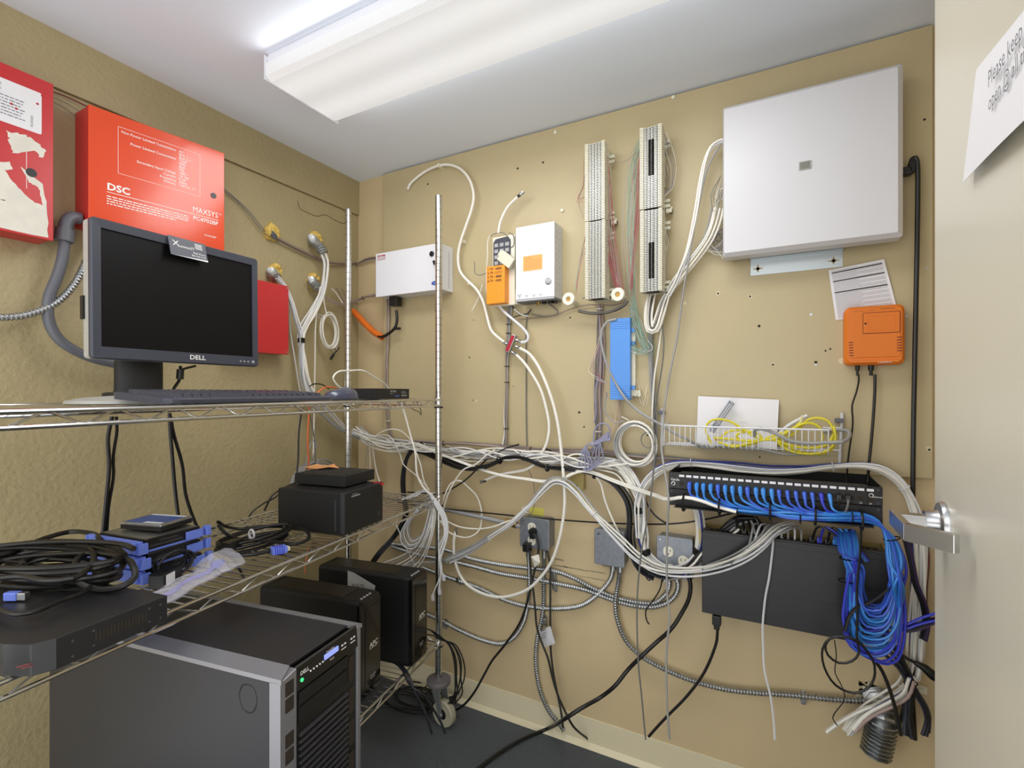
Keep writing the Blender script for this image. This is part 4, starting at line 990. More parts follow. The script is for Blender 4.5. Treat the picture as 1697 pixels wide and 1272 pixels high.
mb = MB(T); mb.box(-.048, .046, .026, .036, .0154, .0157); mb.box(.0, .046, -.034, -.024, .0154, .0157); obj('label_strip', mb, PAPER, bl_)
# power adapter with coiled lead
pa = thing('power_adapter', 'small black power adapter with white label in front of the caddies', 'adapter', sx(-.115, -.95, MIDZ))
T = SHF @ Matrix.Translation((-.118, -.953, MIDZ)) @ Matrix.Rotation(.35, 4, 'Z')
mb = MB(T); mb.box(-.016, .016, -.028, .028, 0, .030); mb.box(-.012, .012, .028, .036, .004, .026); ab = obj('body', mb, BLACK, pa, bev=.003)
mb = MB(T); mb.box(.016, .0165, -.022, .004, .004, .026); obj('label', mb, PAPER, ab)
mb = MB(T); [mb.tube([Vector((x, .036, .015)), Vector((x, .052, .015))], .0022, 6) for x in (-.006, .006)]; obj('prongs', mb, ZINC, ab)
mb = MB(); mb.tube(smooth(coil_pts(sx(-.135, -.925, MIDZ + .032), SW, (0, 0, 1), .032, .024, 4.2, .1, 3, .012)), .0021, 5); obj('cord', mb, CBLACK, pa)
# plastic bag with a blue lead in it
bgt = thing('plastic_bag', 'crumpled clear plastic bag holding a purple-blue lead by the shelf edge', 'bag', sx(-.06, -.93, MIDZ))
T = SHF @ Matrix.Translation((-.068, -.935, MIDZ + .003)) @ Matrix.Rotation(.28, 4, 'Z')
rnd = random.Random(21); NX_, NY_ = 10, 18; vs = []
for j in range(NY_ + 1):
    for i in range(NX_ + 1):
        u, v = i / NX_ * 2 - 1, j / NY_ * 2 - 1
        wv = .030 + .012 * (v > .45); h = .004 + (.028 if v > .45 else .010) * max(0, 1 - u * u) + rnd.uniform(0, .006) * (1 - u * u)
        vs.append((u * wv + .004 * math.sin(v * 7), v * .115, h))
fs = [(j * (NX_ + 1) + i, j * (NX_ + 1) + i + 1, (j + 1) * (NX_ + 1) + i + 1, (j + 1) * (NX_ + 1) + i) for j in range(NY_) for i in range(NX_)]
mb = MB(T); mb.add(vs, fs); n0 = len(vs); mb.add([(x, y, .001) for x, y, z in vs], [f[::-1] for f in fs]); obj('film', mb, CLEAR, bgt)
mb = MB(); mb.tube(smooth([T @ Vector(q) for q in ((-.004, -.105, .004), (.006, -.06, .006), (-.006, -.01, .006), (.006, .04, .007), (0, .075, .010))]), .0045, 8); obj('lead', mb, M('violet_lead', '#7f7ad0', .4), bgt)
mb = MB(T); mb.box(-.008, .010, .068, .092, .004, .018); obj('plug', mb, BLUED, bgt, bev=.002)
# network storage box
ns = thing('storage_server', 'black cube storage server with rounded front edge on the middle shelf', 'server', sx(-.1, -.46, MIDZ))
SX0, SX1, SY0, SY1, SZ1 = -.225, .008, -.552, -.372, MIDZ + .1175
mb = MB(SHF); mb.prism([(SX0, SY0), (SX1 - .014, SY0), (SX1 - .004, SY0 + .004), (SX1, SY0 + .014), (SX1, SY1), (SX0, SY1)], MIDZ + .001, SZ1); nb = obj('body', mb, BLACKM, ns, bev=.004)
mb = MB(SF); mb.box(SY0 + .028, SY0 + .066, SZ1 - .016, SZ1 - .0135, SX1, SX1 + .0008); obj('model_strip', mb, LETG, nb)
mb = MB(SF); mb.text('ThinkStation', .0055, SY0 + .03, SZ1 - .011, SX1 + .0009); mb.text('iomega', .0048, SY1 - .022, MIDZ + .02, SX1 + .0009, 'LEFT', PI / 2); obj('lettering', mb, LETG, nb)
mb = MB(frame(sx(0, SY0, 0), SV, (0, 0, 1))); mb.rrect(SX1 - .0335, SX1 - .0285, MIDZ + .012, SZ1 - .02, -.0002, .0012, .002); obj('handle_groove', mb, DKGREY, nb)
mb = MB(SHF); mb.box(SX1 - .02, SX1 + .001, SY1 - .012, SY1 + .001, SZ1 - .008, SZ1 + .0008); mb.box(SX1 - .026, SX1 + .001, SY1 - .02, SY1 + .001, SZ1 - .0005, SZ1 + .0008); obj('corner_accent', mb, M('red_accent', '#b8202a', .4), ns, bev=.001)
# small box on top
tx = thing('mini_computer', 'slim black vented box on top of the storage server', 'computer', sx(-.12, -.42, SZ1))
TX0, TX1, TY0, TY1, TZ0 = -.215, -.035, -.497, -.355, SZ1 + .004
mb = MB(SHF); mb.box(TX0, TX1, TY0, TY1, TZ0, TZ0 + .031); tb_ = obj('body', mb, BLACKM, tx, bev=.0012)
mb = MB(SHF); [mb.box(TX0 + .02 + j * .016, TX0 + .026 + j * .016, TY0 + .015 + k * .012, TY0 + .023 + k * .012, TZ0 + .031, TZ0 + .0314) for j in range(9) for k in range(9)]; obj('vent_slots', mb, DKGREY, tb_)
mb = MB(SHF); [mb.cyl(x, y, SZ1, TZ0, .006, 10) for x in (TX0 + .02, TX1 - .02) for y in (TY0 + .02, TY1 - .02)]; obj('feet', mb, BLACK, tx)
# torn orange paper
op = PZ(535, 775, TZ0 + .0325)
mb = MB(Matrix.Translation(op)); poly = [(-.055, -.028), (-.035, -.034), (-.005, -.030), (.03, -.018), (.055, .0), (.035, .010), (.025, .026), (.008, .020), (-.012, .012), (-.03, .020), (-.045, .016), (-.058, .0)]
mb.T = Matrix.Translation(op) @ Matrix.Rotation(.35, 4, 'Z'); vs = [(x, y, .0004 + .006 * math.sin(x * 60) ** 2 + .004 * (y > 0)) for x, y in poly] + [(0, -.004, .003)]
mb.add(vs, [(i, (i + 1) % 12, 12) for i in range(12)], True); mb.add([(x, y, z - .0006) for x, y, z in vs], [((i + 1) % 12, i, 12) for i in range(12)], True)
tag(obj('paper_scrap', mb, M('orange_paper', '#e0a066', .7)), 'torn piece of orange paper lying on the slim black box', 'paper scrap')

# ------------------------------------------------------------------ bottom shelf
sv = thing('server_tower', 'large graphite server tower with silver edges sticking out of the bottom shelf', 'server', sx(0, -.91, BOTZ))
VX0, VX1, VY0, VY1, VZ1 = -.37, .235, -1.019, -.803, .770
mb = MB(SHF); mb.box(VX0, VX1, VY0, VY1, BOTZ + .012, VZ1 - .012); vb_ = obj('chassis', mb, SRVSIDE, sv, bev=.002)
mb = MB(SHF); mb.box(VX0 + .01, VX1 - .002, VY0 + .028, VY1 - .024, VZ1 - .006, VZ1 - .0005); obj('top_panel', mb, CHAR, sv, bev=.001)
for y0, y1, s in ((VY0, VY0 + .030, -1), (VY1 - .026, VY1, 1)):
    mb = MB(SHF); a, b_ = (y0 - .001, y1) if s < 0 else (y1 + .001, y0)
    mb.loft([[(VX0, a, VZ1 - .014), (VX0, a, VZ1 - .006), (VX0, b_, VZ1 + .001), (VX0, b_, VZ1 - .006)], [(VX1 + .014, a, VZ1 - .014), (VX1 + .014, a, VZ1 - .006), (VX1 + .002, b_, VZ1 + .001), (VX1 + .002, b_, VZ1 - .006)]]); obj('top_trim', mb, SRVSIL, sv)
mb = MB(SF); mb.box(VY0 + .036, VY1 - .012, BOTZ + .012, VZ1 - .008, VX1, VX1 + .008); vf = obj('front_panel', mb, BLACK, sv, bev=.001)
mb = MB(SF); mb.loft([[(VY0 + .036, VZ1 - .046, VX1 + .007), (VY1 - .014, VZ1 - .046, VX1 + .007), (VY1 - .014, VZ1 - .004, VX1 + .007), (VY0 + .036, VZ1 - .004, VX1 + .007)], [(VY0 + .037, VZ1 - .046, VX1 + .014), (VY1 - .014, VZ1 - .046, VX1 + .014), (VY1 - .014, VZ1 - .006, VX1 + .011), (VY0 + .037, VZ1 - .006, VX1 + .011)]]); obj('control_panel', mb, BLACK, vf)
mb = MB(SF); [mb.rrect(VY0 + .044, VY1 - .040, z, z + .005, VX1 + .008, VX1 + .0125, .002) for z in [.395 + k * .0122 for k in range(21)]]; obj('slats', mb, DKGREY, vf)
mb = MB(SF); mb.box(VY0 + .044, VY1 - .040, .664, .69, VX1 + .008, VX1 + .010); mb.box(VY0 + .044, VY1 - .040, .694, .718, VX1 + .008, VX1 + .011); mb.box(VY1 - .09, VY1 - .066, .668, .672, VX1 + .010, VX1 + .0115); obj('drive_bays', mb, BLACKM, vf, bev=.0008)
mb = MB(SF); [mb.box(VY1 - .036, VY1 - .018, z, z + .05, VX1 + .008, VX1 + .0095) for z in [.4 + k * .065 for k in range(5)]]; obj('side_vents', mb, HOLE, vf)
mb = MB(SF); mb.box(VY0 + .105, VY0 + .143, VZ1 - .026, VZ1 - .017, VX1 + .0115, VX1 + .0142); obj('display', mb, BLCD, vf)
mb = MB(SF); mb.cyl(VY0 + .047, VZ1 - .031, VX1 + .012, VX1 + .0147, .0034, 14); obj('power_button', mb, GLED, vf)
mb = MB(SF); mb.text('DELL', .0095, VY0 + .042, VZ1 - .021, VX1 + .0146, bold=.02); mb.text('PowerEdge', .005, VY0 + .108, VZ1 - .014, VX1 + .0146); mb.text('T410', .006, VY0 + .117, VZ1 - .034, VX1 + .0146)
[mb.cyl(VY0 + .068 + k * .008, VZ1 - .026, VX1 + .013, VX1 + .0146, .0016, 8) for k in range(5)]
for x in (.152, .180):
    for a in ((x, x + .014, -.030, -.0292), (x + .0005, x + .005, -.023, -.0205), (x + .009, x + .0135, -.023, -.0205)): mb.box(VY0 + a[0], VY0 + a[1], VZ1 + a[2], VZ1 + a[3], VX1 + .013, VX1 + .0144)
obj('lettering', mb, LETW, vf)
mb = MB(SF); mb.prism([(VY0 - .001, BOTZ), (VY0 + .036, BOTZ), (VY0 + .036, VZ1 - .005), (VY0 - .001, VZ1 - .012)], VX1 - .012, VX1 + .012); fc = obj('front_trim', mb, SRVSIL, sv, bev=.001)
mb = MB(SF); [mb.rrect(VY0 + .010, VY0 + .029, z, z + .024, VX1 + .0115, VX1 + .0126, .002) for z in (.728, .700, .640, .612)]; obj('cutouts', mb, HOLE, fc)
mb = MB(SF); mb.box(VY1 - .012, VY1 - .001, BOTZ, VZ1 - .008, VX1 - .01, VX1 + .012); obj('front_trim', mb, SRVSIL, sv, bev=.001)
mb = MB(frame(sx(0, VY0, 0), SV, (0, 0, 1))); mb.tube(smooth([mb.T.inverted() @ (mb.T @ Vector((VX1 - .060 + .022 * math.cos(a) * (1 if abs(math.cos(a)) < .8 else .9), .718 + .024 * math.sin(a), .0002))) for a in [k * PI / 10 for k in range(20)]], closed=True), .0012, 5, closed=True); obj('side_emboss', mb, SRVSIDE, sv)
def ups(y0, y1, x1, label):
    t = thing('battery_backup', label, 'battery backup', sx(-.2, (y0 + y1) / 2, BOTZ), 'battery backups')
    h = .3005; z0, z1 = BOTZ, BOTZ + h; x0 = x1 - .385
    mb = MB(SF); mb.loft([[(a, b, z) for a, b in rr(y0 + i, y1 - i, z0 + .002 + i, z1 - i, .010)] for z, i in ((x0, .004), (x0 + .004, 0), (x1 - .03, 0), (x1 - .008, .002))], True); bd_ = obj('body', mb, BLACKM, t)
    mb = MB(SHF); mb.box(x0 + .03, x1 - .075, y0 + .018, y1 - .018, z1 - .0005, z1 + .0012); obj('top_inset', mb, BLACK, bd_, bev=.001)
    mb = MB(SF); mb.loft([[(a, b, z) for a, b in rr(y0 + i, y1 - i, z0 + .003 + i, z1 - .002 - i, .010)] for z, i in ((x1 - .012, .001), (x1 - .003, .001), (x1, .005))]); fp = obj('front_panel', mb, BLACKG, t)
    mb = MB(SF); mb.box(y0 + .024, y1 - .012, z0 + .03, z1 - .03, x1 - .0005, x1 + .0012); obj('gloss_inset', mb, BLACKG, fp, bev=.001)
    mb = MB(SHF); [mb.lathe([(.0042, z1 - .003), (.0042, z1 + .0012), (.002, z1 + .002)], x1 - .016, y0 + .028 + k * .014, 12) for k in range(4)]; obj('buttons', mb, LETG, fp)
    mb = MB(SF); mb.text('APC', .021, y0 + .045, z0 + .146, x1 + .0014, bold=.02, sx=1.05); mb.box(y0 + .045, y0 + .083, z0 + .142, z0 + .1432, x1 + .0012, x1 + .0016)
    mb.text('Back-UPS', .0062, y0 + .05, z0 + .058, x1 + .0014); mb.text('XS 1300', .0062, y0 + .05, z0 + .050, x1 + .0014); obj('lettering', mb, LETW, fp)
    return t
u1 = ups(-.445, -.338, -.022, 'black battery backup standing between the server tower and its twin')
u2 = ups(-.226, -.119, .020, 'black battery backup at the far end, with a silver note on it')
sp = thing('sticky_note', 'silver-grey handwritten note on the far battery backup', 'note', sx(-.18, -.228, .60))
T = frame(sx(-.235, -.2275, BOTZ + .232), SV, (0, 0, 1)); mb = MB(T); mb.add([(0, 0, .001), (.105, -.012, .002), (.118, .03, .006), (.03, .062, .003), (.0, .066, .001)], [(0, 1, 2, 3, 4)]); mb.add([(0, 0, .0005), (.105, -.012, .0015), (.118, .03, .0055), (.03, .062, .0025), (.0, .066, .0005)], [(4, 3, 2, 1, 0)]); obj('sheet', mb, M('silver_tape', '#c9c9c6', .4), sp)
mb = MB(T); mb.text('N/A/23', .024, .022, .008, .0045, rot=.06, sx=.7); obj('lettering', mb, INK, sp)
# ------------------------------------------------------------------ patch panel
pp = thing('network_patch_bay', 'black patch panel full of blue plugs on a bracket off the wall', 'patch panel', (1.66, -.245, .933))
PX0, PX1, PN = 1.421, 1.904, .245
mb = MB(BW)
mb.box(PX0, PX1, .980, 1.0245, PN - .004, PN); fpn = obj('port_plate', mb, BLACK, pp, bev=.0008)
mb = MB(BW); mb.box(PX0 + .032, PX1 - .03, .982, 1.0215, PN, PN + .010); mb.box(PX0 + .032, PX1 - .03, 1.0215, 1.026, PN - .02, PN + .010); obj('port_housing', mb, BLACKM, fpn, bev=.0008)
mb = MB(BW); mb.box(PX0, PX1, .933, .9785, PN - .004, PN); mb.box(PX0 + .02, PX1 - .02, .9335, .936, PN - .004, PN + .03); mg = obj('cable_manager', mb, BLACKM, pp, bev=.0008)
for x in (1.466, 1.555, 1.672, 1.768, 1.86):
    mb = MB(); mb.tube(smooth([Vector((x, -n, z)) for n, z in ((PN, .966), (PN + .03, .968), (PN + .048, .955), (PN + .048, .935), (PN + .03, .928), (PN, .93))], .004), .0028, 6); obj('cable_ring', mb, BLACK, mg)
mb = MB(BW)
for x in (PX0, PX1 - .002): mb.box(x, x + .002, .933, 1.0245, .0, PN - .004)
mb.box(PX0, PX1, .933, 1.0245, .0, .003); mb.box(PX0, PX1, .933, .935, .0, PN - .004); obj('bracket', mb, BLACK, pp)
p24 = [1.4575 + k * (1.879 - 1.4575) / 23 for k in range(24)]
for x in p24:
    mb = MB(BW); mb.box(x - .0067, x + .0067, 1.0145, 1.0205, PN + .010, PN + .0104); obj('port_label', mb, PAPER, fpn)
mb = MB(BW); [mb.box(x - .0055, x + .0055, .9925, 1.001, PN + .010, PN + .0103) for x in p24]; obj('ports', mb, HOLE, fpn)
mb = MB(BW); mb.text('Cat.5e', .0085, PX0 + .006, 1.002, PN + .0006, bold=.02); mb.text('Q', .014, PX1 - .028, .999, PN + .0006, bold=.02); mb.text('uiktron', .006, PX1 - .0185, .999, PN + .0006)
mb.lathe([(.0055, PN), (.0055, PN + .0006)], PX0 + .0125, .9935, 16)
[mb.text(s, .005, x, .9845, PN + .0104, 'CENTER') for s, x in (('23', p24[22]), ('24', p24[23]))]; obj('lettering', mb, LETW, fpn)
mb = MB(BW); mb.lathe([(.0035, PN + .0004), (.0035, PN + .0012)], PX0 + .0125, .9935, 12); obj('logo_centre', mb, BLACK, fpn)
for x in (PX0 + .009, PX1 - .009):
    for z in (1.018, .987, .972, .941): mb = MB(BW); mb.lathe([(.0038, PN), (.0034, PN + .002), (.0015, PN + .002)], x, z, 12); obj('screw', mb, DKGREY, pp)
# ------------------------------------------------------------------ wall-hung switch
rk = thing('rack_switch', 'large flat black switch hung vertically below the patch panel', 'network switch', (1.71, -.1, .60))
KX0, KX1, KZ0, KZ1, KN = 1.4925, 1.935, .601, .838, .122
mb = MB(BW); mb.box(KX0, KX1, KZ0, KZ1, KN - .044, KN); kb_ = obj('case', mb, CHAR, rk, bev=.0015)
mb = MB(BW); mb.box(KX0 + .004, KX1 - .004, KZ1 - .018, KZ1 - .017, KN, KN + .0006); mb.box(KX0 + .06, KX1 - .10, .69, .6905, KN, KN + .0004); obj('seam', mb, BLACK, kb_)
mb = MB(BW); mb.box(KX0 + .004, KX1 - .004, KZ1, KZ1 + .003, KN - .042, KN - .002); obj('port_face', mb, DKGREY, kb_)
mb = MB(BW); [mb.box(KX0 + .02 + k * .0145, KX0 + .031 + k * .0145, KZ1 + .003, KZ1 + .0034, KN - .032, KN - .014) for k in range(28)]; obj('ports', mb, HOLE, kb_)
mb = MB(BW)
for x in (KX0 - .014, KX1): mb.box(x, x + .014, KZ1 - .05, KZ1 - .004, 0, .08)
mb.box(KX0 - .014, KX1 + .014, KZ1 - .05, KZ1 - .004, 0, .003); obj('wall_bracket', mb, BEIGE, rk)
mb = MB(BW); [mb.box(x, x + .05, KZ0 - .004, KZ0 + .03, .0, .08) for x in (KX0 + .1, KX1 - .15)]; obj('wall_bracket', mb, BLACK, rk)
# patch cords: from each port, along the manager, down the loop and up to the switch
pc_ = thing('patch_cable_bundle', 'bundle of blue patch cords sweeping from panel ports down to the switch', 'cable bundle', (1.8, -.27, .8))
rnd = random.Random(12)
plug_px = [1143, 1155, 1166, 1178, 1190, 1202, 1214, 1227, 1239, 1253, 1265, 1279, 1291, 1305, 1319, 1333, 1346, 1361, 1375]
for k, px in enumerate(plug_px):
    P = PB(px, 800 + (px - 1143) * .062, PN + .014); x = P.x
    mat = BLUEC if (k < 12 and k % 4) or k == 18 else (BLUED if k == 17 else M('mid_blue_cable', '#3a62cc', .36))
    zt = .9965; a = rnd.uniform(-.006, .006); lane = (k * 7 % 19) / 18.0 - .5
    dp = (k * 5 % 19) / 18.0; yb = 1000 + dp * 84; xr = 1474 + dp * 22 + rnd.uniform(-7, 7); xl = 1424 - dp * 24 + rnd.uniform(-7, 7)
    pts = [Vector((x, -PN - .020, zt)), Vector((x + .001, -PN - .027, zt - .010)), Vector((x + .004 + a * .3, -PN - .027, zt - .024)), Vector((x + .010 + a, -PN - .024 - .006 * rnd.random(), .968 - .006 * rnd.random()))]
    q0 = max(px + 55, 1190)
    st = [(q, 843 + (q - 1190) * .075 + lane * 12 + rnd.uniform(-2, 2)) for q in range(int(q0), 1400, 55)]
    n1 = PN + .018 + rnd.uniform(-.008, .012)
    pts += [PB(q, y, n1) for q, y in st if q < 1395]
    n2 = .235 + .03 * rnd.random()
    for q, y in ((1425, 857 + lane * 14), (1455, 866 + lane * 8), (1474 + lane * 14, 890), (1484 + lane * 26, 930), (xr, 970 + lane * 10)): pts.append(PB(q, y, n2))
    md = (xr + xl) / 2
    w_ = xr - xl
    for q, y in ((xr, (yb + 940) / 2), (xr - .10 * w_, yb - 18), (md + .2 * w_, yb + 1), (md - .2 * w_, yb), (xl + .08 * w_, yb - 24)): pts.append(PB(q, y, .20 + .05 * lane + .006 * rnd.random()))
    xt = 1395 + (k * 3 % 19) * 1.6
    for q, y, n in ((xl + 3, (yb + 935) / 2 - 30, .19), (xt - 2, 915, .17), (xt - 6, 885, .14), (xt - 10, 878, .115), (xt - 12, 893, .105)): pts.append(PB(q, y, n))
    cb = obj('cable', MB().tube(smooth(pts, .012), .0030, 7), mat, pc_)
    mb = MB(); mb.tube([Vector((x, -PN - .008, zt + .002)), Vector((x, -PN - .020, zt + .001)), Vector((x + .0005, -PN - .026, zt - .006)), Vector((x + .002, -PN - .028, zt - .017))], .0056 if k < 12 else .0048, 8, rf=lambda i: (1.05, 1.05, .95, .62)[i]); obj('plug', mb, mat, cb)
for px, py, n, rad, t in ((1222, 848, .268, .010, (1, 0, 0)), (1326, 858, .268, .012, (1, 0, 0)), (1412, 858, .262, .013, (1, 0, 0)), (1478, 892, .25, .016, (.3, 0, -1)), (1403, 925, .17, .015, (0, 0, 1)), (1402, 962, .185, .016, (0, 0, 1))):
    ring(PB(px, py, n), Vector(t), rad, .0016, CBLACK, pc_)
# two black short cords in ports 20, 21
for k, (px, l) in enumerate(((1390, 'black patch plug left of the second black one in the panel'), (1405, 'black patch plug with grey lead, rightmost plug in the panel'))):
    P = PB(px, 815, PN + .014); x = P.x; t = thing('patch_lead', l, 'cable', P)
    mb = MB(); mb.tube(smooth([Vector((x, -PN - .014, .996)), Vector((x, -PN - .026, .99)), Vector((x - .003, -PN - .024, .972)), Vector((x - .008, -PN - .012, .955)), Vector((x - .01, -PN + .01, .945))]), .0026, 6); obj('cable', mb, CGREYD if k else CBLACK, t)
    mb = MB(BW); mb.box(x - .0055, x + .0055, .988, 1.003, PN + .008, PN + .024); obj('plug', mb, BLACK, t, bev=.001)
# extra deep blue loops on the left of the hanging bunch
xb = thing('loose_blue_cables', 'deep violet-blue cables looping lowest in the hanging bunch', 'cable bundle', PB(1440, 1050, .2))
for k, s in enumerate(('B.19 1418,925 1410,980 1402,1020 1400,1050 1410,1070 1440,1090 1470,1100 1488,1092 1496,1070 1500,1030 1498,985 1494,950', 'B.2 1422,930 1414,985 1400,1030 1406,1058 1430,1080 1462,1096 1484,1084 1492,1050 1494,1000 1488,960', 'B.21 1408,950 1400,990 1398,1030 1412,1062 1450,1082 1478,1066 1486,1030 1488,980', 'B.19 1488,900 1500,930 1502,950 1497,970', 'B.2 1415,1000 1425,1040 1428,1070', 'B.18 1470,1040 1500,1035 1530,1022 1560,1014', 'B.18 1465,1050 1500,1042 1530,1032 1560,1026')):
    obj('cable', MB().tube(smooth(path(s)), .0032, 7), BLUED if k != 4 else BLUEC, xb)
# black zip straps and black cords in the bunch
for i, (s, r, l) in enumerate((('B.22 1478,968 1460,985 1440,998 1420,1006 1408,1020 1400,1045', .0042, 'black strap crossing the middle of the blue cable bunch'), ('B.1 1380,878 1395,905 1410,950 1420,1000 1424,1050', .0028, 'black cord running behind the blue bunch from the switch'), ('B.23 1427,870 1425,920 1420,970 1421,1020 1420,1060 1424,1080 1412,1095 1390,1098 1372,1085 1368,1068 1380,1055 1400,1054 1425,1066 1445,1090 1450,1115 1440,1138 1415,1148 1385,1135 1366,1105 1363,1075 1375,1058 1395,1055 1420,1060 1446,1092', .0028, 'thin black cord hanging in front of the switch and coiled at its end'), ('B.12 1383,1060 1386,1085 1384,1115 1392,1130 1400,1152 1396,1165 1384,1180 1380,1190 1388,1202', .0014, 'thin black wire dangling below the switch corner'), ('B.1 1395,925 1392,950 1400,975 1402,1000 1395,1050', .0014, 'thin black wire drooping down the front of the switch'))):
    cable('loose_cable', l, s, r, CBLACK)
# power lead of the switch
kp = thing('power_lead', 'black power lead with plug under the left of the switch', 'power cord', PB(1188, 1030, .1))
mb = MB(BW); a = bx(1188, 1026, .1); mb.box(a[0] - .012, a[0] + .012, a[1] - .014, a[1] + .014, .086, .112); mb.box(a[0] - .008, a[0] + .008, a[1] - .028, a[1] - .012, .09, .108); obj('plug', mb, BLACK, kp, bev=.002)
mb = MB(); mb.tube(smooth(path('B.1 1189,1040 1188,1060 1182,1080 1170,1108 1155,1132 1132,1160 1108,1184 1090,1203 1075,1220')), .0042, 8); obj('cord', mb, CBLACK, kp)
# ------------------------------------------------------------------ cables on the left wall and in the corner
WHITES = [CWHITE, CWHITE2, CWHITE]
bundle('cable_bundle', 'white cable bundle hanging from the bent steel conduit into the corner', 'L.07 537,420 541,432 540,455 534,485 520,515 505,540 500,553 501,590 508,625 520,650 535,668 550,684,.06 566,702,.05 B.05 596,722 615,729', 8, .012, .003, WHITES, (.42,), CBLACK, seed=2, flat=4, tr=.003)
bundle('cable_bundle', 'white and grey cables hanging from the hole above the small red box', 'L.045 459,461 470,474 482,500,.055 490,530,.065 497,553,.07 499,600 506,640 520,668 540,690,.06 565,712,.05 B.05 600,727', 5, .010, .003, [CWHITE2, CGREY, CWHITE], (), seed=3)
cable('thin_cable', 'single white cable dropping straight down the left wall past the top shelf', 'L.05 531,470 527,500 523,540 522,600 521,660 520,720 519,760', .0026, CWHITE)
cable('thin_cable', 'single white cable running close beside the small red box edge', 'L.03 480,500 481,545 488,590 496,640 501,668', .0026, CWHITE2)
bundle('cable_bundle', 'taupe cable pair crossing the corner into the top left of the white enclosure', 'L.02 452,390 470,400 500,415 528,428 555,436 B.02 590,437 600,434 610,430 626,428', 4, .0055, .0028, [CBROWN, CPINK, CBROWN], (.8,), CBLACK, seed=4)
bundle('cable_bundle', 'taupe cables crossing the corner into the bottom left of the white enclosure', 'L.04 528,480 538,492 552,500 572,504,.03 B.025 594,497 606,492 625,489', 4, .005, .0028, [CBROWN, CPINK], (.8,), CBLACK, seed=5)
for i, (s, l) in enumerate((('L.03 549,478 556,484 563,495 570,505', 'leftmost cut cable stub beside the rear shelf post'), ('L.03 557,477 562,484 567,495 572,504', 'middle cut cable stub beside the rear shelf post'), ('L.03 566,478 570,484 573,495', 'rightmost cut cable stub beside the rear shelf post'))): cable('cable_stub', l, s, .0026, CWHITE if i == 0 else CBROWN)
bundle('cable_bundle', 'taupe cables running down the room corner behind the rear shelf post', 'L.02 573,508 574,560 574,620 574,680 576,715', 4, .006, .0027, [CPINK, CBROWN, CWHITE2], seed=6)
wc = thing('cable_coil', 'oval coil of white cable hanging on the left wall', 'cable coil', PL(545, 548, .05))
o = PL(546, 547, .05); obj('cable', MB().tube(smooth([PL(537, 470, .05), PL(537, 500, .05)] + coil_pts(o, (0, 1, 0), (0, 0, 1), .043, .070, 5, .09, 5, .010, start=1.8)), .0028, 6), CWHITE, wc)
ring(PL(531, 524, .05), Vector((0, .5, .7)), .012, .0012, CWHITE2, wc); ring(PL(555, 578, .05), Vector((0, 1, .3)), .012, .0012, CWHITE2, wc)
mb = MB(); mb.tube([PL(562, 576, .06), PL(552, 588, .06)], .003, 6); mb.tube([PL(553, 587, .06), PL(548, 595, .06)], .006, 8); tag(obj('hook_strap', mb, CBLACK), 'black strap end dangling under the oval white cable coil', 'strap')
# behind the shelf
for s, r, m, l in (('S-.425 186,690 179,725 181,770 176,830 171,880 168,905', .0048, CBLACK, 'thick black cord dropping left of the caddies behind the shelf'), ('S-.425 193,690 194,712 188,755 188,790 180,840 177,882 176,905', .0036, CBLACK, 'thinner black cord dropping left of the caddies behind the shelf'),
        ('S-.425 281,684 282,710 285,750 290,810 296,860 300,890', .0052, CBLACK, 'thick black cord dropping behind the caddies'), ('S-.425 283,690 287,715 302,770 308,820 322,862 335,890 345,908', .0046, CBLACK, 'black cord slanting right from the monitor stand to the middle shelf'),
        ('S-.44 500,676 495,720 494,760 491,790 489,805', .0034, CBLACK, 'black cord dropping behind the slim vented box'), ('S-.43 513,672 510,720 511,755 512,778', .0034, ORWIRE, 'thick orange wire dropping onto the torn orange paper'), ('S-.43 512,680 520,720 523,770 522,790', .0022, CGREYD, 'thin grey wire beside the thick orange wire'),
        ('S-.40 495,798 475,806 450,822 442,838 438,846', .0032, CBLACK, 'black lead curving left behind the storage server'), ('S-.40 474,806 456,824 440,832 420,846 412,856', .0026, CBLACK, 'thin black lead trailing left on the back of the middle shelf'),
        ('S-.33 296,617 302,612 316,608 324,606', .0030, CBLACK, 'short black lead under the monitor to the right'), ('S-.33 299,606 299,622 296,632 289,642 286,650', .0040, CBLACK, 'black video lead hanging from the monitor behind its stand'),
        ('S-.30 513,640 520,636 534,637 545,644', .0022, CBLACK, 'thin black lead arching behind the keyboard end'), ('S-.25 525,652 535,643 548,641 560,644', .0024, ORWIRE, 'orange wire peeking out behind the mouse'),
        ('S-.2 568,646 555,633 552,625 560,616 580,614 602,614 620,624 640,638 645,645,', .0028, CWHITE, 'white cable arching over the small network box')):
    s = s.rstrip(','); cable('loose_cable', l, s, r, m)
mb = MB(SHF); 
kn = thing('cable_knot', 'black ferrite lump on the video lead under the monitor', 'connector', PS(298, 620, -.33)); mb = MB(); mb.tube([PS(299, 612, -.33), PS(298, 628, -.33)], .0085, 10); obj('body', mb, BLACK, kn)
wv = thing('cable_coil', 'grey-white cable coil against the wall behind the slim black box', 'cable coil', PS(520, 800, -.45))
o = PS(522, 800, -.455); obj('cable', MB().tube(smooth(coil_pts(o, SW, (0, 0, 1), .092, .080, 6, .10, 8, .02)), .0028, 6), CGREY, wv)
obj('cable', MB().tube(smooth(coil_pts(o, SW, (0, 0, 1), .082, .074, 4, .08, 9, .02)), .0028, 6), CWHITE2, wv)
obj('cable', MB().tube(smooth([PS(503, 800, -.45), PS(508, 765, -.45), PS(515, 735, -.45), PS(522, 728, -.45), PS(524, 738, -.45), PS(518, 760, -.45)]), .0026, 6), CGREY, wv)
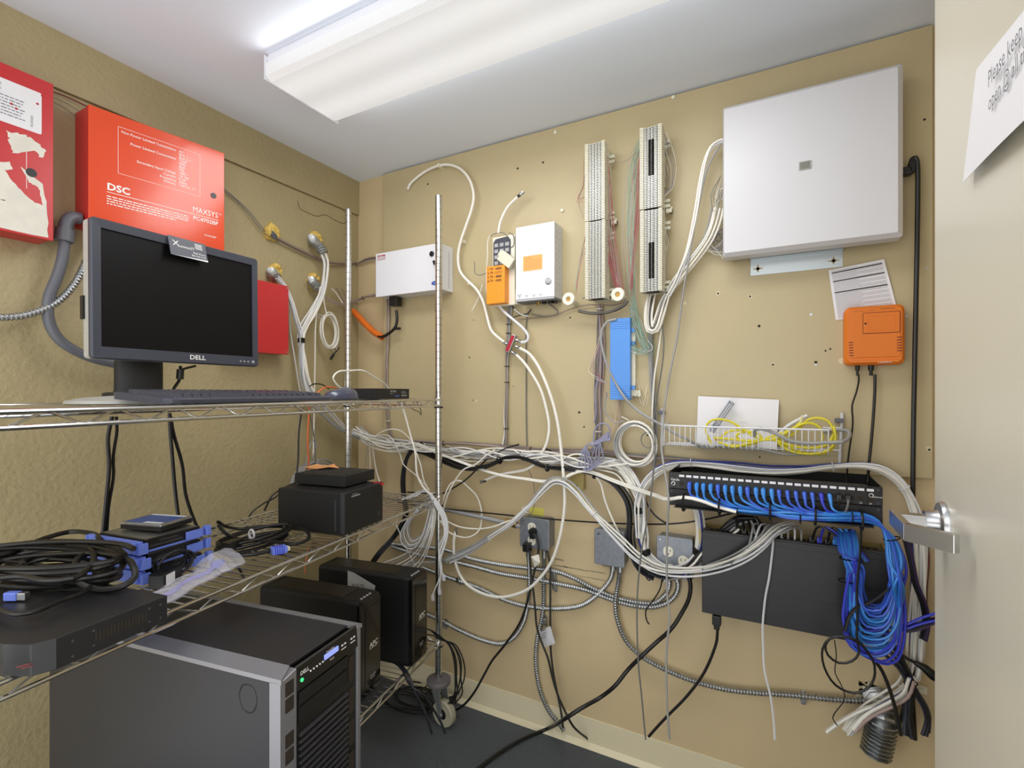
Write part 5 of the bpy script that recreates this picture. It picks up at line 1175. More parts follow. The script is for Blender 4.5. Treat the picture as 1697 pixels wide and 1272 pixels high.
# loose wire ties on the top shelf's end
for s, l in (('D1.84 675,659 670,668 667,672', 'short black wire end wrapped on the top shelf rail'), ('D1.83 672,668 684,678 694,682 698,688 697,678 692,668 687,660', 'black twisted wire end hanging below the top shelf rail')): cable('wire_end', l, s, .0014, CBLACK, 'wire', 5)

# ------------------------------------------------------------------ taupe drops under the boxes
bundle('cable_bundle', 'taupe cables dropping straight from the white enclosure to the cable trunk', 'B.03 642,494 643,530 642,570 640,610 641,650 643,690 645,710 648,722 654,730', 5, .008, .0026, [CPINK, CBROWN, CGREYD], (.86,), CWHITE, seed=7)
cable('coax_cable', 'white coaxial cable arching from the board down to the red splitter', 'B.03 676,314 679,306 690,295 705,284 722,276,.04 734,273 750,274 768,284,.05 780,302 785,325 782,345 773,372 764,398 760,415 759,430 762,448 770,460 778,468 790,480 800,498 805,515 809,532 814,547 822,556 836,567', .0052, CWHITE, n=8)
for px, py, l in ((729, 275, 'white cable clip at the top of the coaxial arch'), (766, 399, 'white cable clip halfway down the coaxial arch'), (779, 469, 'white cable clip low on the coaxial arch')):
    p = PB(px, py, .04); mb = MB(BW); mb.box(p.x - .004, p.x + .004, p.z - .007, p.z + .007, .02, .052); tag(obj('cable_clip', mb, CREAM, bev=.001), l, 'cable clip', 'coaxial cable clips')
def fconn(parent, a, b):
    mb = MB(); mb.tube([a, a + (b - a) * .45], .0052, 8); mb.tube([a + (b - a) * .5, b], .0058, 6); obj('connector', mb, ZINC, parent)
cx1 = thing('coax_cable', 'short white coaxial cable end sticking up above the terminal block', 'cable', PB(840, 350, .05))
P_ = path('B.06 826,386 828,372 833,358 842,342 856,328 864,321'); obj('cable', MB().tube(smooth(P_), .0046, 8), CWHITE, cx1); mb = MB(); mb.tube([PB(858, 326, .06), PB(862, 322.5, .06)], .0052, 8); obj('band', mb, BLACK, cx1); fconn(cx1, PB(862, 322.5, .06), PB(868, 317.5, .06))
spl = thing('coax_splitter', 'small red coaxial splitter tilted on the cable drop', 'splitter', PB(847, 569, .05))
cc = PB(847, 569, .05); Ts = frame(cc, PB(851, 557, .05) - PB(841, 581, .05), PB(841, 567, .05) - PB(850, 571, .05))
mb = MB(Ts); mb.box(-.034, .034, -.009, .009, -.010, .008); sb2 = obj('body', mb, ZINC, spl, bev=.0015)
mb = MB(Ts); mb.box(-.031, .031, -.0065, .0065, .008, .0086); obj('label', mb, M('crimson_label', '#b01c34', .4), sb2)
for a, b in (((834, 567), (841, 570)), ((855, 563), (864, 566)), ((855, 574), (862, 577)), ((848, 583), (856, 588))): fconn(spl, PB(*b, .05) if a[0] < 840 else PB(*a, .05), PB(*a, .05) if a[0] < 840 else PB(*b, .05))
cable('coax_cable', 'grey-white coaxial cable bending from the terminal block into the splitter top', 'B.05 826,505 836,517 850,529 866,543 875,555 874,564 866,567 863,566', .0052, CWHITE2, n=8)
cl = thing('coax_cable', 'long white coaxial cable making the big round loop over the wall', 'cable', PB(930, 800, .08))
obj('cable', MB().tube(smooth(path('B.05 862,577 876,585,.06 890,603,.07 903,630,.08 915,663 924,700 930,745 934,790,.09 936,830 933,862 925,900 914,930 897,955 876,975 850,986 825,989 797,982 772,966 759,945 753,920 752,895 755,880,.08')), .0055, 8), CWHITE, cl)
mb = MB(); mb.tube(path('B.08 755,886 755.5,880'), .0055, 8); obj('band', mb, BLACK, cl); fconn(cl, PB(755.5, 881, .08), PB(757, 875, .08))
c2 = thing('coax_cable', 'white coaxial cable curving from splitter bottom back left to a free end', 'cable', PB(900, 700, .07))
obj('cable', MB().tube(smooth(path('B.05 856,588 868,600,.06 882,620 896,645 905,675 910,705 907,730 897,752 884,770 870,778 845,783 822,788 803,796')), .0052, 8), CWHITE, c2); mb = MB(); mb.tube(path('B.06 806,795 802,797'), .0054, 8); obj('band', mb, BLACK, c2); fconn(c2, PB(802, 797, .06), PB(796, 799, .06))
bundle('cable_bundle', 'mixed white, grey and black cables dropping below the red splitter', 'B.032 845,505 843,530 842,560 840,600 840,640 839,680 839,710 838,730 836,745', 6, .008, .0028, [CWHITE, CGREYD, CBLACK, CGREY, CBROWN], (.16, .22, .44, .55, .87), CBLACK, seed=8)
cable('thin_cable', 'single grey cable dropping straight below the tall white box', 'B.026 880,512 874,522 872,535 872,600 872,680 873,740', .0024, CGREYD)
for s, m, l in (('B.035 847,505 858,518 870,522 880,512', CBLACK, 'black lead dipping under the corner of the tall white box'), ('B.035 845,528 858,523 872,520', CBLACK, 'short black lead between cable drop and thin grey cable'), ('B.03 860,529 890,526 920,522 945,512 975,505 1020,505 1040,498', CBROWN, 'brown wire running from the tall white box towards the reels'), ('B.03 905,500 925,518 905,524 880,520', CGREYD, 'grey loop hanging below the right of the tall white box'), ('B.05 852,512 862,520 876,524', CWHITE2, 'white lead beside the black ones under the terminal block')): cable('lead', l, s, .0018, m, 'wire', 5)
bundle('cable_bundle', 'pinkish grey cables dropping from the left punchdown column to the trunk', 'B.034 994,505 995,540 995,580 993,620 991,660 992,700 991,735 990,752', 9, .011, .0026, [CPINK, CBROWN, CLAV, CGREYD], (.05, .85), CWHITE, seed=9)
bundle('cable_bundle', 'grey cables dropping from the right punchdown column past the basket', 'B.035 1076,486 1077,530 1078,570 1081,620 1084,665 1086,705 1087,745 1085,772', 4, .007, .0032, [CGREY, CGREYD, CGREY], seed=10)
bundle('cable_bundle', 'dark grey wires wound between the two white reels', 'B.06 958,515 975,519 1000,519 1020,514 1036,505,.075 1040,498', 4, .005, .0016, [CGREYD, CBLACK, CBROWN], seed=11)
cable('lead', 'dark wire stretched from the left reel behind the left punchdown column', 'B.08 965,494 985,492 1005,496', .0018, CGREYD, 'wire', 5)
# coloured jumper wires
def jumpers(label, pth, n, sp, mats, seed):
    base = path(pth); rnd = random.Random(seed); root = thing('jumper_wires', label, 'jumper wires', base[len(base) // 2]); N = int(n * 1.6)
    for k in range(N):
        o1, o2 = rnd.uniform(-1, 1) * sp * 1.3, rnd.uniform(-1, 1) * sp
        q = []
        for i, p in enumerate(base):
            t = i / max(1, len(base) - 1); m = .35 + .9 * math.sin(PI * min(1, t + .1))
            q.append(p + Vector((o1 * m + rnd.uniform(-.004, .004), min(.02, abs(o2)) * .7 - .01 * t, rnd.uniform(-.012, .012) + (0 if 0 < i < len(base) - 1 else rnd.uniform(-.03, .03)))))
        obj('wire', MB().tube(smooth(q, .012), .00065, 4), mats[k % len(mats)], root)
    return root
jumpers('red and pink jumper wires slanting from the left punchdown column to the right reel', 'B.1 1003,270 1006,330,.08 1010,380 1017,430 1026,470,.07 1032,490', 12, .014, [WRED, CPINK, WRED], 21)
jumpers('pink jumper wires fanning left of the right punchdown column', 'B.1 1060,265 1054,310,.07 1050,370 1047,430 1046,475', 10, .012, [WRED, WRED, CPINK], 22)
jumpers('green and grey jumper wires left of the right punchdown column', 'B.1 1058,240 1048,265,.07 1043,320 1040,380 1043,440 1048,500,.05 1058,540 1070,575', 9, .012, [WGREEN, CGREY, WGREEN], 23)
jumpers('pink jumper wires slanting from lower left column to the reel', 'B.1 1003,385 1012,420,.07 1020,450 1028,480', 10, .010, [WRED, CPINK], 24)
jumpers('green and white jumper wires hanging in a loop right of the blue cover', 'B.05 1047,505 1053,530 1064,555 1075,575 1072,582 1060,582 1048,575', 9, .012, [WGREEN, CWHITE2, WGREEN], 25)
jumpers('thin maroon jumper wires hanging left of the left punchdown column', 'B.1 970,260 966,310,.07 958,330 968,345,.09', 3, .005, [WRED, CBROWN], 26)
jumpers('thin red wires running from the left column down to the left reel', 'B.1 972,395 966,420,.07 961,450 956,490', 4, .006, [WRED, WGREEN, WRED], 27)
jumpers('tangle of thin grey and ivory wires right of the upper right punchdown block', 'B.09 1096,225 1104,250,.06 1110,280 1108,310 1100,320,.08', 9, .014, [CGREYD, CWHITE, CLAV, M('ochre_wire', '#b99a52', .5)], 28)
jumpers('thin ivory wires right of the lower right punchdown block', 'B.09 1098,370 1104,400,.05 1100,430 1102,470', 4, .008, [CWHITE, CGREY], 29)
cable('jumper_wire', 'single brown wire drooping between the tops of the two punchdown columns', 'B.09 1003,255 1012,265 1025,270 1040,265 1050,256 1060,250', .0009, CBROWN, 'wire', 5)
jumpers('thin pink and ivory wires curling left of the blue cover', 'B.05 1000,560 988,590 982,610 990,625 1005,640', 4, .01, [WRED, CWHITE, CLAV], 30)
jumpers('thin orange and ivory wires curling below the blue cover foot', 'B.03 1050,630 1058,655 1066,668 1074,650', 3, .01, [M('ochre_wire', '#b99a52', .5), CWHITE], 31)
# feathered wires and white cables from the phone system
bundle('cable_bundle', 'white cable group tied right of the right punchdown column, from the silver cabinet', 'B.06 1188,345 1182,370 1172,395 1155,420 1135,445 1121,464 1110,480 1100,502,.07 1093,525 1085,545 1077,545 1074,525 1077,500 1080,488,.05', 7, .012, .003, [CWHITE, CWHITE, CGREY], (.52,), CBLACK, seed=12, ends=1.0)
bundle('cable_bundle', 'pair of white cables from the upper left of the silver cabinet', 'B.07 1199,232 1190,234 1178,243 1168,265 1160,300 1154,340 1148,375 1138,420 1126,452 1118,472 1108,490', 3, .006, .0032, WHITES, seed=13)
jumpers('frayed grey and white wires at the left edge of the silver cabinet', 'B.07 1200,300 1194,312 1190,330 1184,345', 12, .016, [CGREYD, CWHITE, CGREY], 32)
jumpers('frayed grey wires low on the left edge of the silver cabinet', 'B.05 1200,380 1190,385 1185,395 1175,405 1190,415 1199,410', 12, .022, [CGREYD, CWHITE, CGREY], 33)
cable('thin_cable', 'long grey cable hanging from the silver cabinet past the basket to the floor', 'B.07 1195,236 1172,280 1160,330 1152,370 1143,420 1136,460 1130,500,.06 1122,560 1112,610 1103,660 1099,700,.16 1096,730,.2 1099,765,.27 1105,800,.29 1108,827,.29 1106,870,.27 1105,930,.25 1106,990,.24 1110,1020 1106,1060 1104,1100 1105,1150 1108,1205 1110,1225', .0030, CGREY)
cable('thin_cable', 'thin grey string-like cable hanging left of the basket down to the floor', 'B.06 1094,520 1100,560 1098,600 1090,650 1083,700 1086,740,.2 1082,790,.22 1075,850 1066,895 1060,940 1056,990 1056,1050 1058,1100 1064,1160 1068,1205 1070,1225', .0024, CGREYD)
cable('thin_cable', 'white cable dropping between punchdown column and basket', 'B.05 1102,505 1096,545 1090,590 1085,620 1082,660 1081,700 1084,720', .0028, CWHITE)
pwr = cable('power_cable', 'heavy black power cord looping from the silver cabinet straight to the floor', 'B.05 1509,275 1512,263 1517,261 1520,268 1521,285 1521,330 1520,400 1518,500 1516,600 1514,700 1513,800 1513,900 1513,1000 1512,1080 1512,1150 1516,1225', .0056, CBLACK, 'power cord', 8)
cable('data_cable', 'thick grey cable curving from the blue cover down into the wire basket', 'B.066 1022,529 1008,532 999,543 996,562 1000,585 1008,610 1020,634 1035,658,.08 1052,676 1075,692,.1 1095,703 1115,716,.11 1140,728 1155,736,.09 1175,738', .0042, CGREY, n=8)
# ------------------------------------------------------------------ wire basket and contents
bk = thing('wire_basket', 'shallow white wire basket rack mounted on the back wall', 'basket', (1.6, -.1, 1.08))
mb = MB(); Z1, Z0 = 1.1465, 1.0845; N1, N0 = .125, .03
A = [Vector((1.381, -N1, Z1)), Vector((1.80, -N1, Z1)), Vector((1.812, -N1 + .012, Z1)), Vector((1.812, -N0, Z1))]
mb.tube(smooth([Vector((1.381, -N0, Z1))] + A, .01), .0026, 8); obj('rim', mb, WHITE, bk)
mb = MB()
for k in range(29):
    x = 1.386 + k * .0150; mb.tube(smooth([Vector((x, -N1, Z1)), Vector((x, -N1, Z0 + .006)), Vector((x, -N1 + .006, Z0)), Vector((x, -N0, Z0))], .02), .0014, 5)
obj('wires', mb, WHITE, bk)
mb = MB(); mb.tube([Vector((1.381, -N0, Z0)), Vector((1.842, -N0, Z0))], .0026, 8); mb.tube([Vector((1.381, -N1 + .004, Z0)), Vector((1.381, -N0, Z0))], .002, 6); mb.tube([Vector((1.381, -N1, Z1)), Vector((1.381, -N1, Z0))], .0022, 6); mb.tube([Vector((1.381, -N1 + .05, Z0)), Vector((1.812, -N1 + .05, Z0))], .0018, 6); mb.tube([Vector((1.80, -N0, Z1)), Vector((1.846, -N0, Z1))], .0026, 8); obj('frame', mb, WHITE, bk)
mb = MB(); mb.tube([PB(1396, 683, .03), PB(1391, 776, .03)], .0044, 10); obj('upright', mb, WHITEG, bk)
mb = MB(); mb.tube([PB(1097, 676, .03), PB(1097, 760, .03)], .0036, 10); obj('upright', mb, WHITEG, bk)
for px, py, l in ((1392, 696, 0), (1098, 683, 0)):
    p = PB(px, py, .03); mb = MB(BW); mb.box(p.x - .012, p.x + .007, p.z - .006, p.z + .005, .02, .04); obj('clamp', mb, PIPEG, bk, bev=.002)
yc = thing('cable_coil', 'bright yellow network cable tangled in the wire basket', 'cable coil', (1.68, -.08, 1.1))
for s in ('B.09 1180,735 1172,722 1170,708 1176,698 1190,694 1210,698 1230,710 1255,725 1290,728 1320,715 1331,702 1340,695 1355,692 1372,697 1381,712 1383,730 1378,745 1360,752 1335,750 1310,742 1285,730',
          'B.1 1183,725 1205,727 1250,730 1285,726 1318,708 1330,702 1345,701 1358,708 1363,722 1360,738', 'B.1 1190,732 1215,740 1245,733 1280,728 1310,738 1345,742 1372,736 1381,720', 'B.085 1228,730 1220,722 1228,716 1250,716 1262,724 1255,733 1235,734 1228,728', 'B.1 1284,728 1305,745 1340,752 1372,746 1384,730 1382,705', 'B.095 1200,735 1235,738 1275,724 1310,712 1326,700 1329,690', 'B.08 1198,735 1197,722 1210,714 1240,712'):
    obj('cable', MB().tube(smooth(path(s)), .0034, 7), YELLOW, yc)
mb = MB(); mb.tube([PB(1327, 700, .095), PB(1330, 688, .095)], .005, 6); obj('plug', mb, CLEAR, yc)
mb = MB(frame(PB(1190, 727, .095), (1, 0, 0), (0, 0, 1))); mb.box(-.008, .003, -.006, .006, -.005, .005); obj('plug', mb, M('amber_plug', '#c98f2a', .4), yc)
cable('data_cable', 'thick grey flat cable drooping across the front of the wire basket', 'B.11 1250,722,.1 1253,711,.13 1262,710 1285,718,.14 1310,730 1340,734 1370,733 1395,732 1407,724,.1 1405,714,.06 1390,712 1360,716,.04', .0048, CGREY, n=8)
cable('data_cable', 'grey cable end sticking up behind the yellow coil', 'B.07 1288,722 1305,706 1322,696 1338,688', .0048, CWHITE2, n=8)
cable('data_cable', 'grey cable lying along the bottom of the wire basket', 'B.08 1152,738 1175,742 1200,736,.09 1230,742 1260,744 1300,752 1340,752', .0036, CGREY)
clp = thing('door_bracket', 'silver slotted metal arm leaning on the white paper in the basket', 'bracket', PB(1195, 690, .07))
ca, cb_ = PB(1184, 708, .075), PB(1213, 666, .055); Tb = frame(ca, cb_ - ca, Vector((-(cb_ - ca).z, 0, (cb_ - ca).x))); L_ = (cb_ - ca).length
mb = MB(Tb); mb.box(0, L_, -.0085, -.004, -.003, .003); mb.box(0, L_, .004, .0085, -.003, .003); mb.box(0, .014, -.0085, .0085, -.003, .003); mb.box(L_ - .006, L_, -.0085, .0085, -.003, .003); mb.box(.01, L_ - .004, -.0015, .0015, -.003, .002); obj('arm', mb, STEELBOX, clp, bev=.001)
mb = MB(Tb); mb.lathe([(.008, .003), (.008, .007), (.003, .008)], -.004, 0, 14); mb.box(-.016, .006, -.008, .008, -.004, .003); obj('pivot', mb, STEELBOX, clp)
mb = MB(BW); a = bx(1195, 738, .08); mb.box(a[0] - .01, a[0] + .03, 1.088, 1.10, .05, .10); tag(obj('clear_box', mb, M('milky_plastic', '#cfd0d0', .3), bev=.002), 'small milky plastic piece on the left of the basket floor', 'plastic piece')
mb = MB(BW); mb.box(1.60, 1.632, 1.087, 1.108, .05, .09); tag(obj('wall_plate', mb, PAPER, bev=.003), 'small white plastic plate lying mid basket under the yellow cable', 'plate')

# ------------------------------------------------------------------ the trunk along the wall
bundle('cable_run', 'main trunk of white cables running along the board bottom behind the front post', 'B.06 590,712 610,726 640,735 680,738 720,744 760,751 800,753 840,752 880,754 920,760 960,766 1000,766 1030,774 1048,795 1060,825,.065 1062,850 1063,880', 16, .020, .003, [CWHITE, CWHITE2, CWHITE, CGREY, CWHITE], (.28, .6), CWHITE2, seed=14, wob=1.5)
bundle('cable_run', 'thin taupe cables running along the very top of the trunk', 'B.035 650,731 690,732 730,734 780,736 830,739 880,744 930,747 980,749 1030,752 1075,757 1110,760 1180,768 1230,776', 7, .008, .0024, [CPINK, CBROWN, CPINK, CGREYD], (.2, .5), CBLACK, seed=15)
bundle('cable_run', 'black cable trunk swinging below the white trunk to the tie at right', 'B.055 676,742 700,746 730,758,.08 760,770 790,773 815,768 840,758 870,761 900,773 930,777 970,782,.07 1000,792 1020,804 1040,830 1046,860 1045,890 1050,915 1062,940 1085,955', 8, .013, .0036, [CBLACK, CBLACKN, CBLACK], (.38, .54, .68), CBLACK, seed=16, flat=3)
bundle('cable_bundle', 'thick black cable group bending down to the middle shelf', 'B.055 700,735 688,742 678,752 671,772 668,800 670,830 672,850 664,870 650,892 630,915,.1 616,935', 6, .011, .0042, [CBLACKN, CBLACK], (.05,), CBLACK, seed=17)
cable('loose_cable', 'single black cord slanting down from the trunk to the front shelf post', 'B.07 860,736 840,742 815,754 797,770 775,792 755,806 730,818 705,817 675,815', .0030, CBLACK)
bundle('cable_bundle', 'two white cables crossing the trunk and running right to the patch panel', 'B.08 690,735 720,748 750,760 790,775 830,787 870,793 905,797 930,793 950,783 965,779 985,783 1010,793 1050,808 1085,820,.15 1108,827,.25 1135,824,.275 1160,829 1190,840 1220,848', 2, .004, .0034, [CWHITE], seed=18, wob=.6)
bundle('cable_bundle', 'fan of white cables from the shelf post rising to a tie, then to the switch', 'B.07 742,928,.1 775,912 810,890 845,868 875,840 900,812 918,797 935,799 955,815 975,840 1000,868 1030,898 1055,922 1085,940,.09 1120,946,.12 1160,944 1200,934,.15 1235,918,.17 1262,898,.17 1285,876,.14 1310,868,.1', 6, .014, .0030, [CWHITE, CWHITE2, CGREY], (.30, .52), CWHITE2, seed=19, ends=1.2)
cable('thin_cable', 'white cable leaving the two crossing ones and dropping to the tied fan', 'B.07 985,785 995,800 1003,830 1015,860 1030,890 1045,910', .0032, CWHITE)
cable('thin_cable', 'white cable looping round right of the front post below the trunk', 'D1.84 729,862 745,882 775,890,1.88 794,878,1.92 798,848 790,822 775,806 762,796 748,800 738,818 732,838', .0030, CWHITE)
cable('thin_cable', 'white cable curving from the shelf post up to the black cord', 'B.1 733,850 742,820 755,795 768,778 790,768 805,755 820,745', .0030, CWHITE)
cable('thin_cable', 'white cable sagging right from the shelf post under the loop', 'B.12 738,862 760,872 790,876 815,873 845,862', .0028, CWHITE)
cable('loose_cable', 'long thin black cord stretched low across the wall to the switch', 'B.035 660,832 700,838 740,843 800,849 870,856 940,862 1000,866 1060,868 1105,868,.05 1140,865 1180,858,.06 1220,848,.1', .0028, CBLACK)
cable('loose_cable', 'black cord dipping from the trunk to the long thin black cord', 'B.05 995,768 1030,775 1055,792 1065,815 1075,840 1090,858 1107,868', .0030, CBLACK)
cable('loose_cable', 'thin black cord running right from the trunk behind the white coil', 'B.045 900,740 940,762 985,763 1020,768 1045,775', .0024, CBLACK)
cable('thin_cable', 'grey wire drooping from the beige jack to the yellow sticker', 'B.03 875,775 884,800 886,830 882,848 872,858', .0012, CGREYD)
bundle('cable_bundle', 'arch of white cables with a navy one over the patch panel and down the right', 'B.07 1063,890 1061,860 1060,835 1067,808 1080,788 1100,774 1130,767 1180,769 1230,775 1280,780 1330,779 1380,773 1430,772 1465,780 1492,800 1512,835 1522,875 1524,930 1521,1000 1518,1060 1514,1110 1500,1140 1470,1160 1440,1178 1420,1195 1405,1215', 9, .015, .0031, [CWHITE, CWHITE2, CWHITE, NAVY, CWHITE], (.22, .45, .56), CWHITE2, seed=20, wob=.9)
bundle('cable_bundle', 'straight drop of white cables with velcro straps left of the patch panel', 'B.068 1059,845 1062,870 1064,890 1070,915 1085,935 1110,946 1130,944 1145,935 1158,915 1165,890,.07 1162,850 1158,836 1156,822,.1', 11, .016, .0031, [CWHITE, CWHITE2, CWHITE, NAVY], (.02, .24, .62), CBLACK, seed=22, flat=5, tr=.0025)
bundle('cable_bundle', 'thick black cables with one grey swept from outlet box to the switch top', 'B.085 1075,945 1100,955 1130,948 1155,928 1175,905 1200,880 1225,862 1250,858,.11 1255,870 1258,885', 7, .014, .0042, [CBLACK, CBLACKN, CBLACK, CBLACK, CGREY], (.3, .5), CBLACK, seed=23)
cable('thin_cable', 'white cable curving under the thick black ones to the switch', 'B.11 1060,935 1090,945 1120,948 1145,938 1165,915 1185,900 1210,888 1225,876', .0034, CWHITE)
for i, (s, l) in enumerate((('B.05 1060,935 1070,955 1076,962 1078,945', 'small black loop hanging left of the half hidden outlet box'), ('B.05 1098,955 1094,975 1082,995 1070,1012 1072,1028 1076,1034', 'thin black lead with bare end below the half hidden outlet box'))): cable('lead', l, s, .0022, CBLACK)
rnd = random.Random(31)
wp = thing('white_plug_cords', 'white cords with clear plugs bowing into the top of the switch', 'cable bundle', PB(1280, 880, .1))
for k in range(7):
    px = 1262 + k * 11; e = PB(px, 893 + k * 2.2, .10)
    s = [PB(1212 + k * 3, 935 - k * 2, .16), PB(1240 + k * 6, 905 - k * 2, .16), PB(px - 12, 868 + k, .14), PB(px - 1, 868 + k * 1.5, .11), e + Vector((0, 0, .012))]
    cb = obj('cable', MB().tube(smooth(s), .0027, 6), CWHITE2 if k % 2 else CGREY, wp)
    plug_rj(cb, e + Vector((0, 0, .016)), Vector((0, 0, -1)), Vector((0, -1, 0)))
bp_ = thing('black_plug_cords', 'black cords with plugs entering the top left of the switch', 'cable bundle', PB(1235, 880, .1))
for k in range(5):
    e = PB(1222 + k * 11, 888 + k * 2, .1); s = [PB(1215 + k * 3, 858, .13), PB(1220 + k * 9, 860, .12), e + Vector((0, 0, .014))]
    cb = obj('cable', MB().tube(smooth(s), .0034, 6), CBLACK, bp_); mb = MB(frame(e + Vector((0, 0, .016)), (0, 0, -1), (0, -1, 0))); mb.box(-.012, .021, -.005, .005, -.006, .006); obj('plug', mb, BLACK, cb, bev=.001)
lb = thing('blue_plug_cords', 'deep blue and black cords with plugs at the switch right of the clear ones', 'cable bundle', PB(1360, 890, .1))
for k in range(6):
    e = PB(1345 + k * 13, 905 + k * 2, .1); m = (CBLACK, BLUED, CBLACK, BLUEC, BLUEC, BLUED)[k]
    s = [PB(1425 + k * 3, 930, .13), PB(1395 + k * 4, 895, .13), PB(1358 + k * 11, 872 + k, .13), e + Vector((0, 0, .014))]
    cb = obj('cable', MB().tube(smooth(s), .003, 6), m, lb); mb = MB(frame(e + Vector((0, 0, .016)), (0, 0, -1), (0, -1, 0))); mb.box(-.012, .021, -.005, .005, -.006, .006); obj('plug', mb, m, cb, bev=.001)
cable('thin_cable', 'grey-white cable hanging straight in front of the switch to the floor', 'B.135 1281,880 1281,900 1278,930 1274,960 1269,985 1266,1010 1264,1035 1265,1080 1267,1110 1274,1140 1279,1165 1283,1205 1284,1225', .0031, CWHITE2)
wcoil = thing('cable_coil', 'large round coil of white cable beside the wire basket', 'cable coil', PB(1052, 735, .06))
o = PB(1052, 736, .065); obj('cable', MB().tube(smooth(coil_pts(o, (1, 0, 0), (0, 0, 1), .062, .066, 6, .12, 4, .014)), .0034, 7), CWHITE, wcoil); obj('cable', MB().tube(smooth(coil_pts(o, (1, 0, 0), (0, 0, 1), .058, .064, 3, .08, 6, .012)), .0034, 7), CGREY, wcoil)
ring(PB(1078, 717, .065), Vector((.6, 0, -.7)), .014, .002, CBLACK, wcoil); obj('cable', MB().tube(smooth(coil_pts(PB(1074, 729, .08), (1, 0, 0), (0, 0, 1), .021, .024, 1.5, .03, 2, .003)), .0016, 5), CGREYD, wcoil)
lav = thing('cable_hank', 'hank of lavender-grey cable folded over the trunk', 'cable coil', PB(980, 745, .09))
for k in range(5):
    e = k * 2.2; obj('cable', MB().tube(smooth(path('B%g %g,%g %g,%g %g,%g %g,%g %g,%g %g,%g %g,%g' % (.075 + k * .006, 1008, 716 + e, 990, 730 + e * .6, 972, 738, 962 + e * 1.5, 752, 960 + e * 2.5, 772, 966 + e * 1.2, 780, 974 + e * 3, 760))) + smooth(path('B%g %g,%g %g,%g %g,%g %g,%g' % (.08 + k * .006, 974 + e * 3, 760, 980 + e * 2, 745, 995, 732, 1012, 720 + e)))[1:], .0027, 6), CLAV, lav)
obj('cable', MB().tube(smooth(path('B.08 984,736 984,720 988,707 998,701 1008,705 1011,715 1005,722')), .0027, 6), CLAV, lav); ring(PB(985, 737, .085), Vector((.8, 0, .5)), .012, .0014, CWHITE2, lav)
for s, m, r, l in (('B.05 1006,650 1002,680 1008,690 1020,700 1035,697', CGREY, .0026, 'grey cable loop under the left of the blue cover'), ('B.05 1024,665 1020,690 1018,710 1008,735 990,755 975,768', M('peach_cable', '#c9ae98', .5), .002, 'pale peach cable slanting from the blue cover to the trunk'), ('B.04 1030,690 1042,696', CWHITE, .002, 'short white cable stub below the blue cover'), ('B.05 992,625 986,650 988,680 985,700', CLAV, .0026, 'lavender cable strand beside the pinkish grey drop'), ('B.04 1027,662 1028,690 1024,715 1018,735', CPINK, .0024, 'pink-grey cable dropping below the blue cover')): cable('thin_cable', l, s, r, m)

for k, (s_, l) in enumerate((('B.085 600,722 640,742 690,734 740,757 800,746 860,760 930,755 990,772 1040,768', 'loose white cable weaving over the front of the trunk from corner to coil'), ('B.085 640,728 700,748 770,742 840,762 900,752 960,774 1020,762', 'loose white cable weaving mid height along the trunk'), ('B.08 740,738 790,760 850,750 910,768 975,758 1025,780', 'loose grey cable weaving along the trunk right of the front post'), ('B.08 850,744 875,760 920,764 955,752 985,760', 'short loose white cable over the trunk below the coaxial drop'))):
    cable('thin_cable', l, s_, .0028, (CWHITE, CWHITE2, CGREY, CWHITE)[k])
# ------------------------------------------------------------------ cables hanging at the shelf's front post
gw = thing('cable_bundle', 'white cable bunch gathered at the front post and spilling off the middle shelf', 'cable bundle', PD(713, 820, 1.84))
rnd = random.Random(41)
for k in range(7):
    a = rnd.uniform(-3, 3); s = 'D1.83 %g,%g %g,%g %g,%g %g,%g %g,%g %g,%g' % (690 - k * 4, 822 + k, 705, 812 + a, 715 + a, 826, 722 - k * 2 + a, 850, 714 - k * 3, 895, 696 - k * 4, 935 - k * 3)
    obj('cable', MB().tube(smooth(path(s + ',1.86 %g,%g' % (668 - k * 6, 958 - k * 4))), .0024, 6), [CWHITE2, CWHITE, CGREY][k % 3], gw)
for k in range(5):
    a = rnd.uniform(-3, 3); s = 'D1.82 %g,%g %g,%g %g,%g %g,%g %g,%g' % (712 + a, 816, 722 + k * 2, 838, 732 + k * 2, 858, 736 + k * 1.5, 885, 728 + a, 905 + k * 6)
    pts = path(s)
    if k < 3: pts += path('D1.82 %g,%g %g,%g' % (730 + k, 945, (728, 735, 717)[k], (975, 952, 985)[k]))
    cb = obj('cable', MB().tube(smooth(pts), .0022, 6), CWHITE2, gw)
    if k < 3: plug_rj(cb, pts[-1], Vector((.1, 0, -1)), Vector((.5, -.8, 0)))
for k in range(6):
    o = PD(685 - k * 4, 868 + k * 3, 1.84); obj('cable', MB().tube(smooth([PD(714, 822, 1.84)] + [PD(695 - k * 3, 845 + k * 2, 1.84), PD(678 - k * 3, 870 + k * 4, 1.85), PD(684 - k * 2, 893 + k * 3, 1.85), PD(702, 880 + k * 4, 1.84), PD(714, 850 + k * 5, 1.83), PD(716, 830, 1.83)]), .0022, 6), CWHITE2 if k % 2 else CGREY, gw)
ring(PD(714, 818, 1.835), Vector((.3, 0, -1)), .016, .0015, CWHITE2, gw)
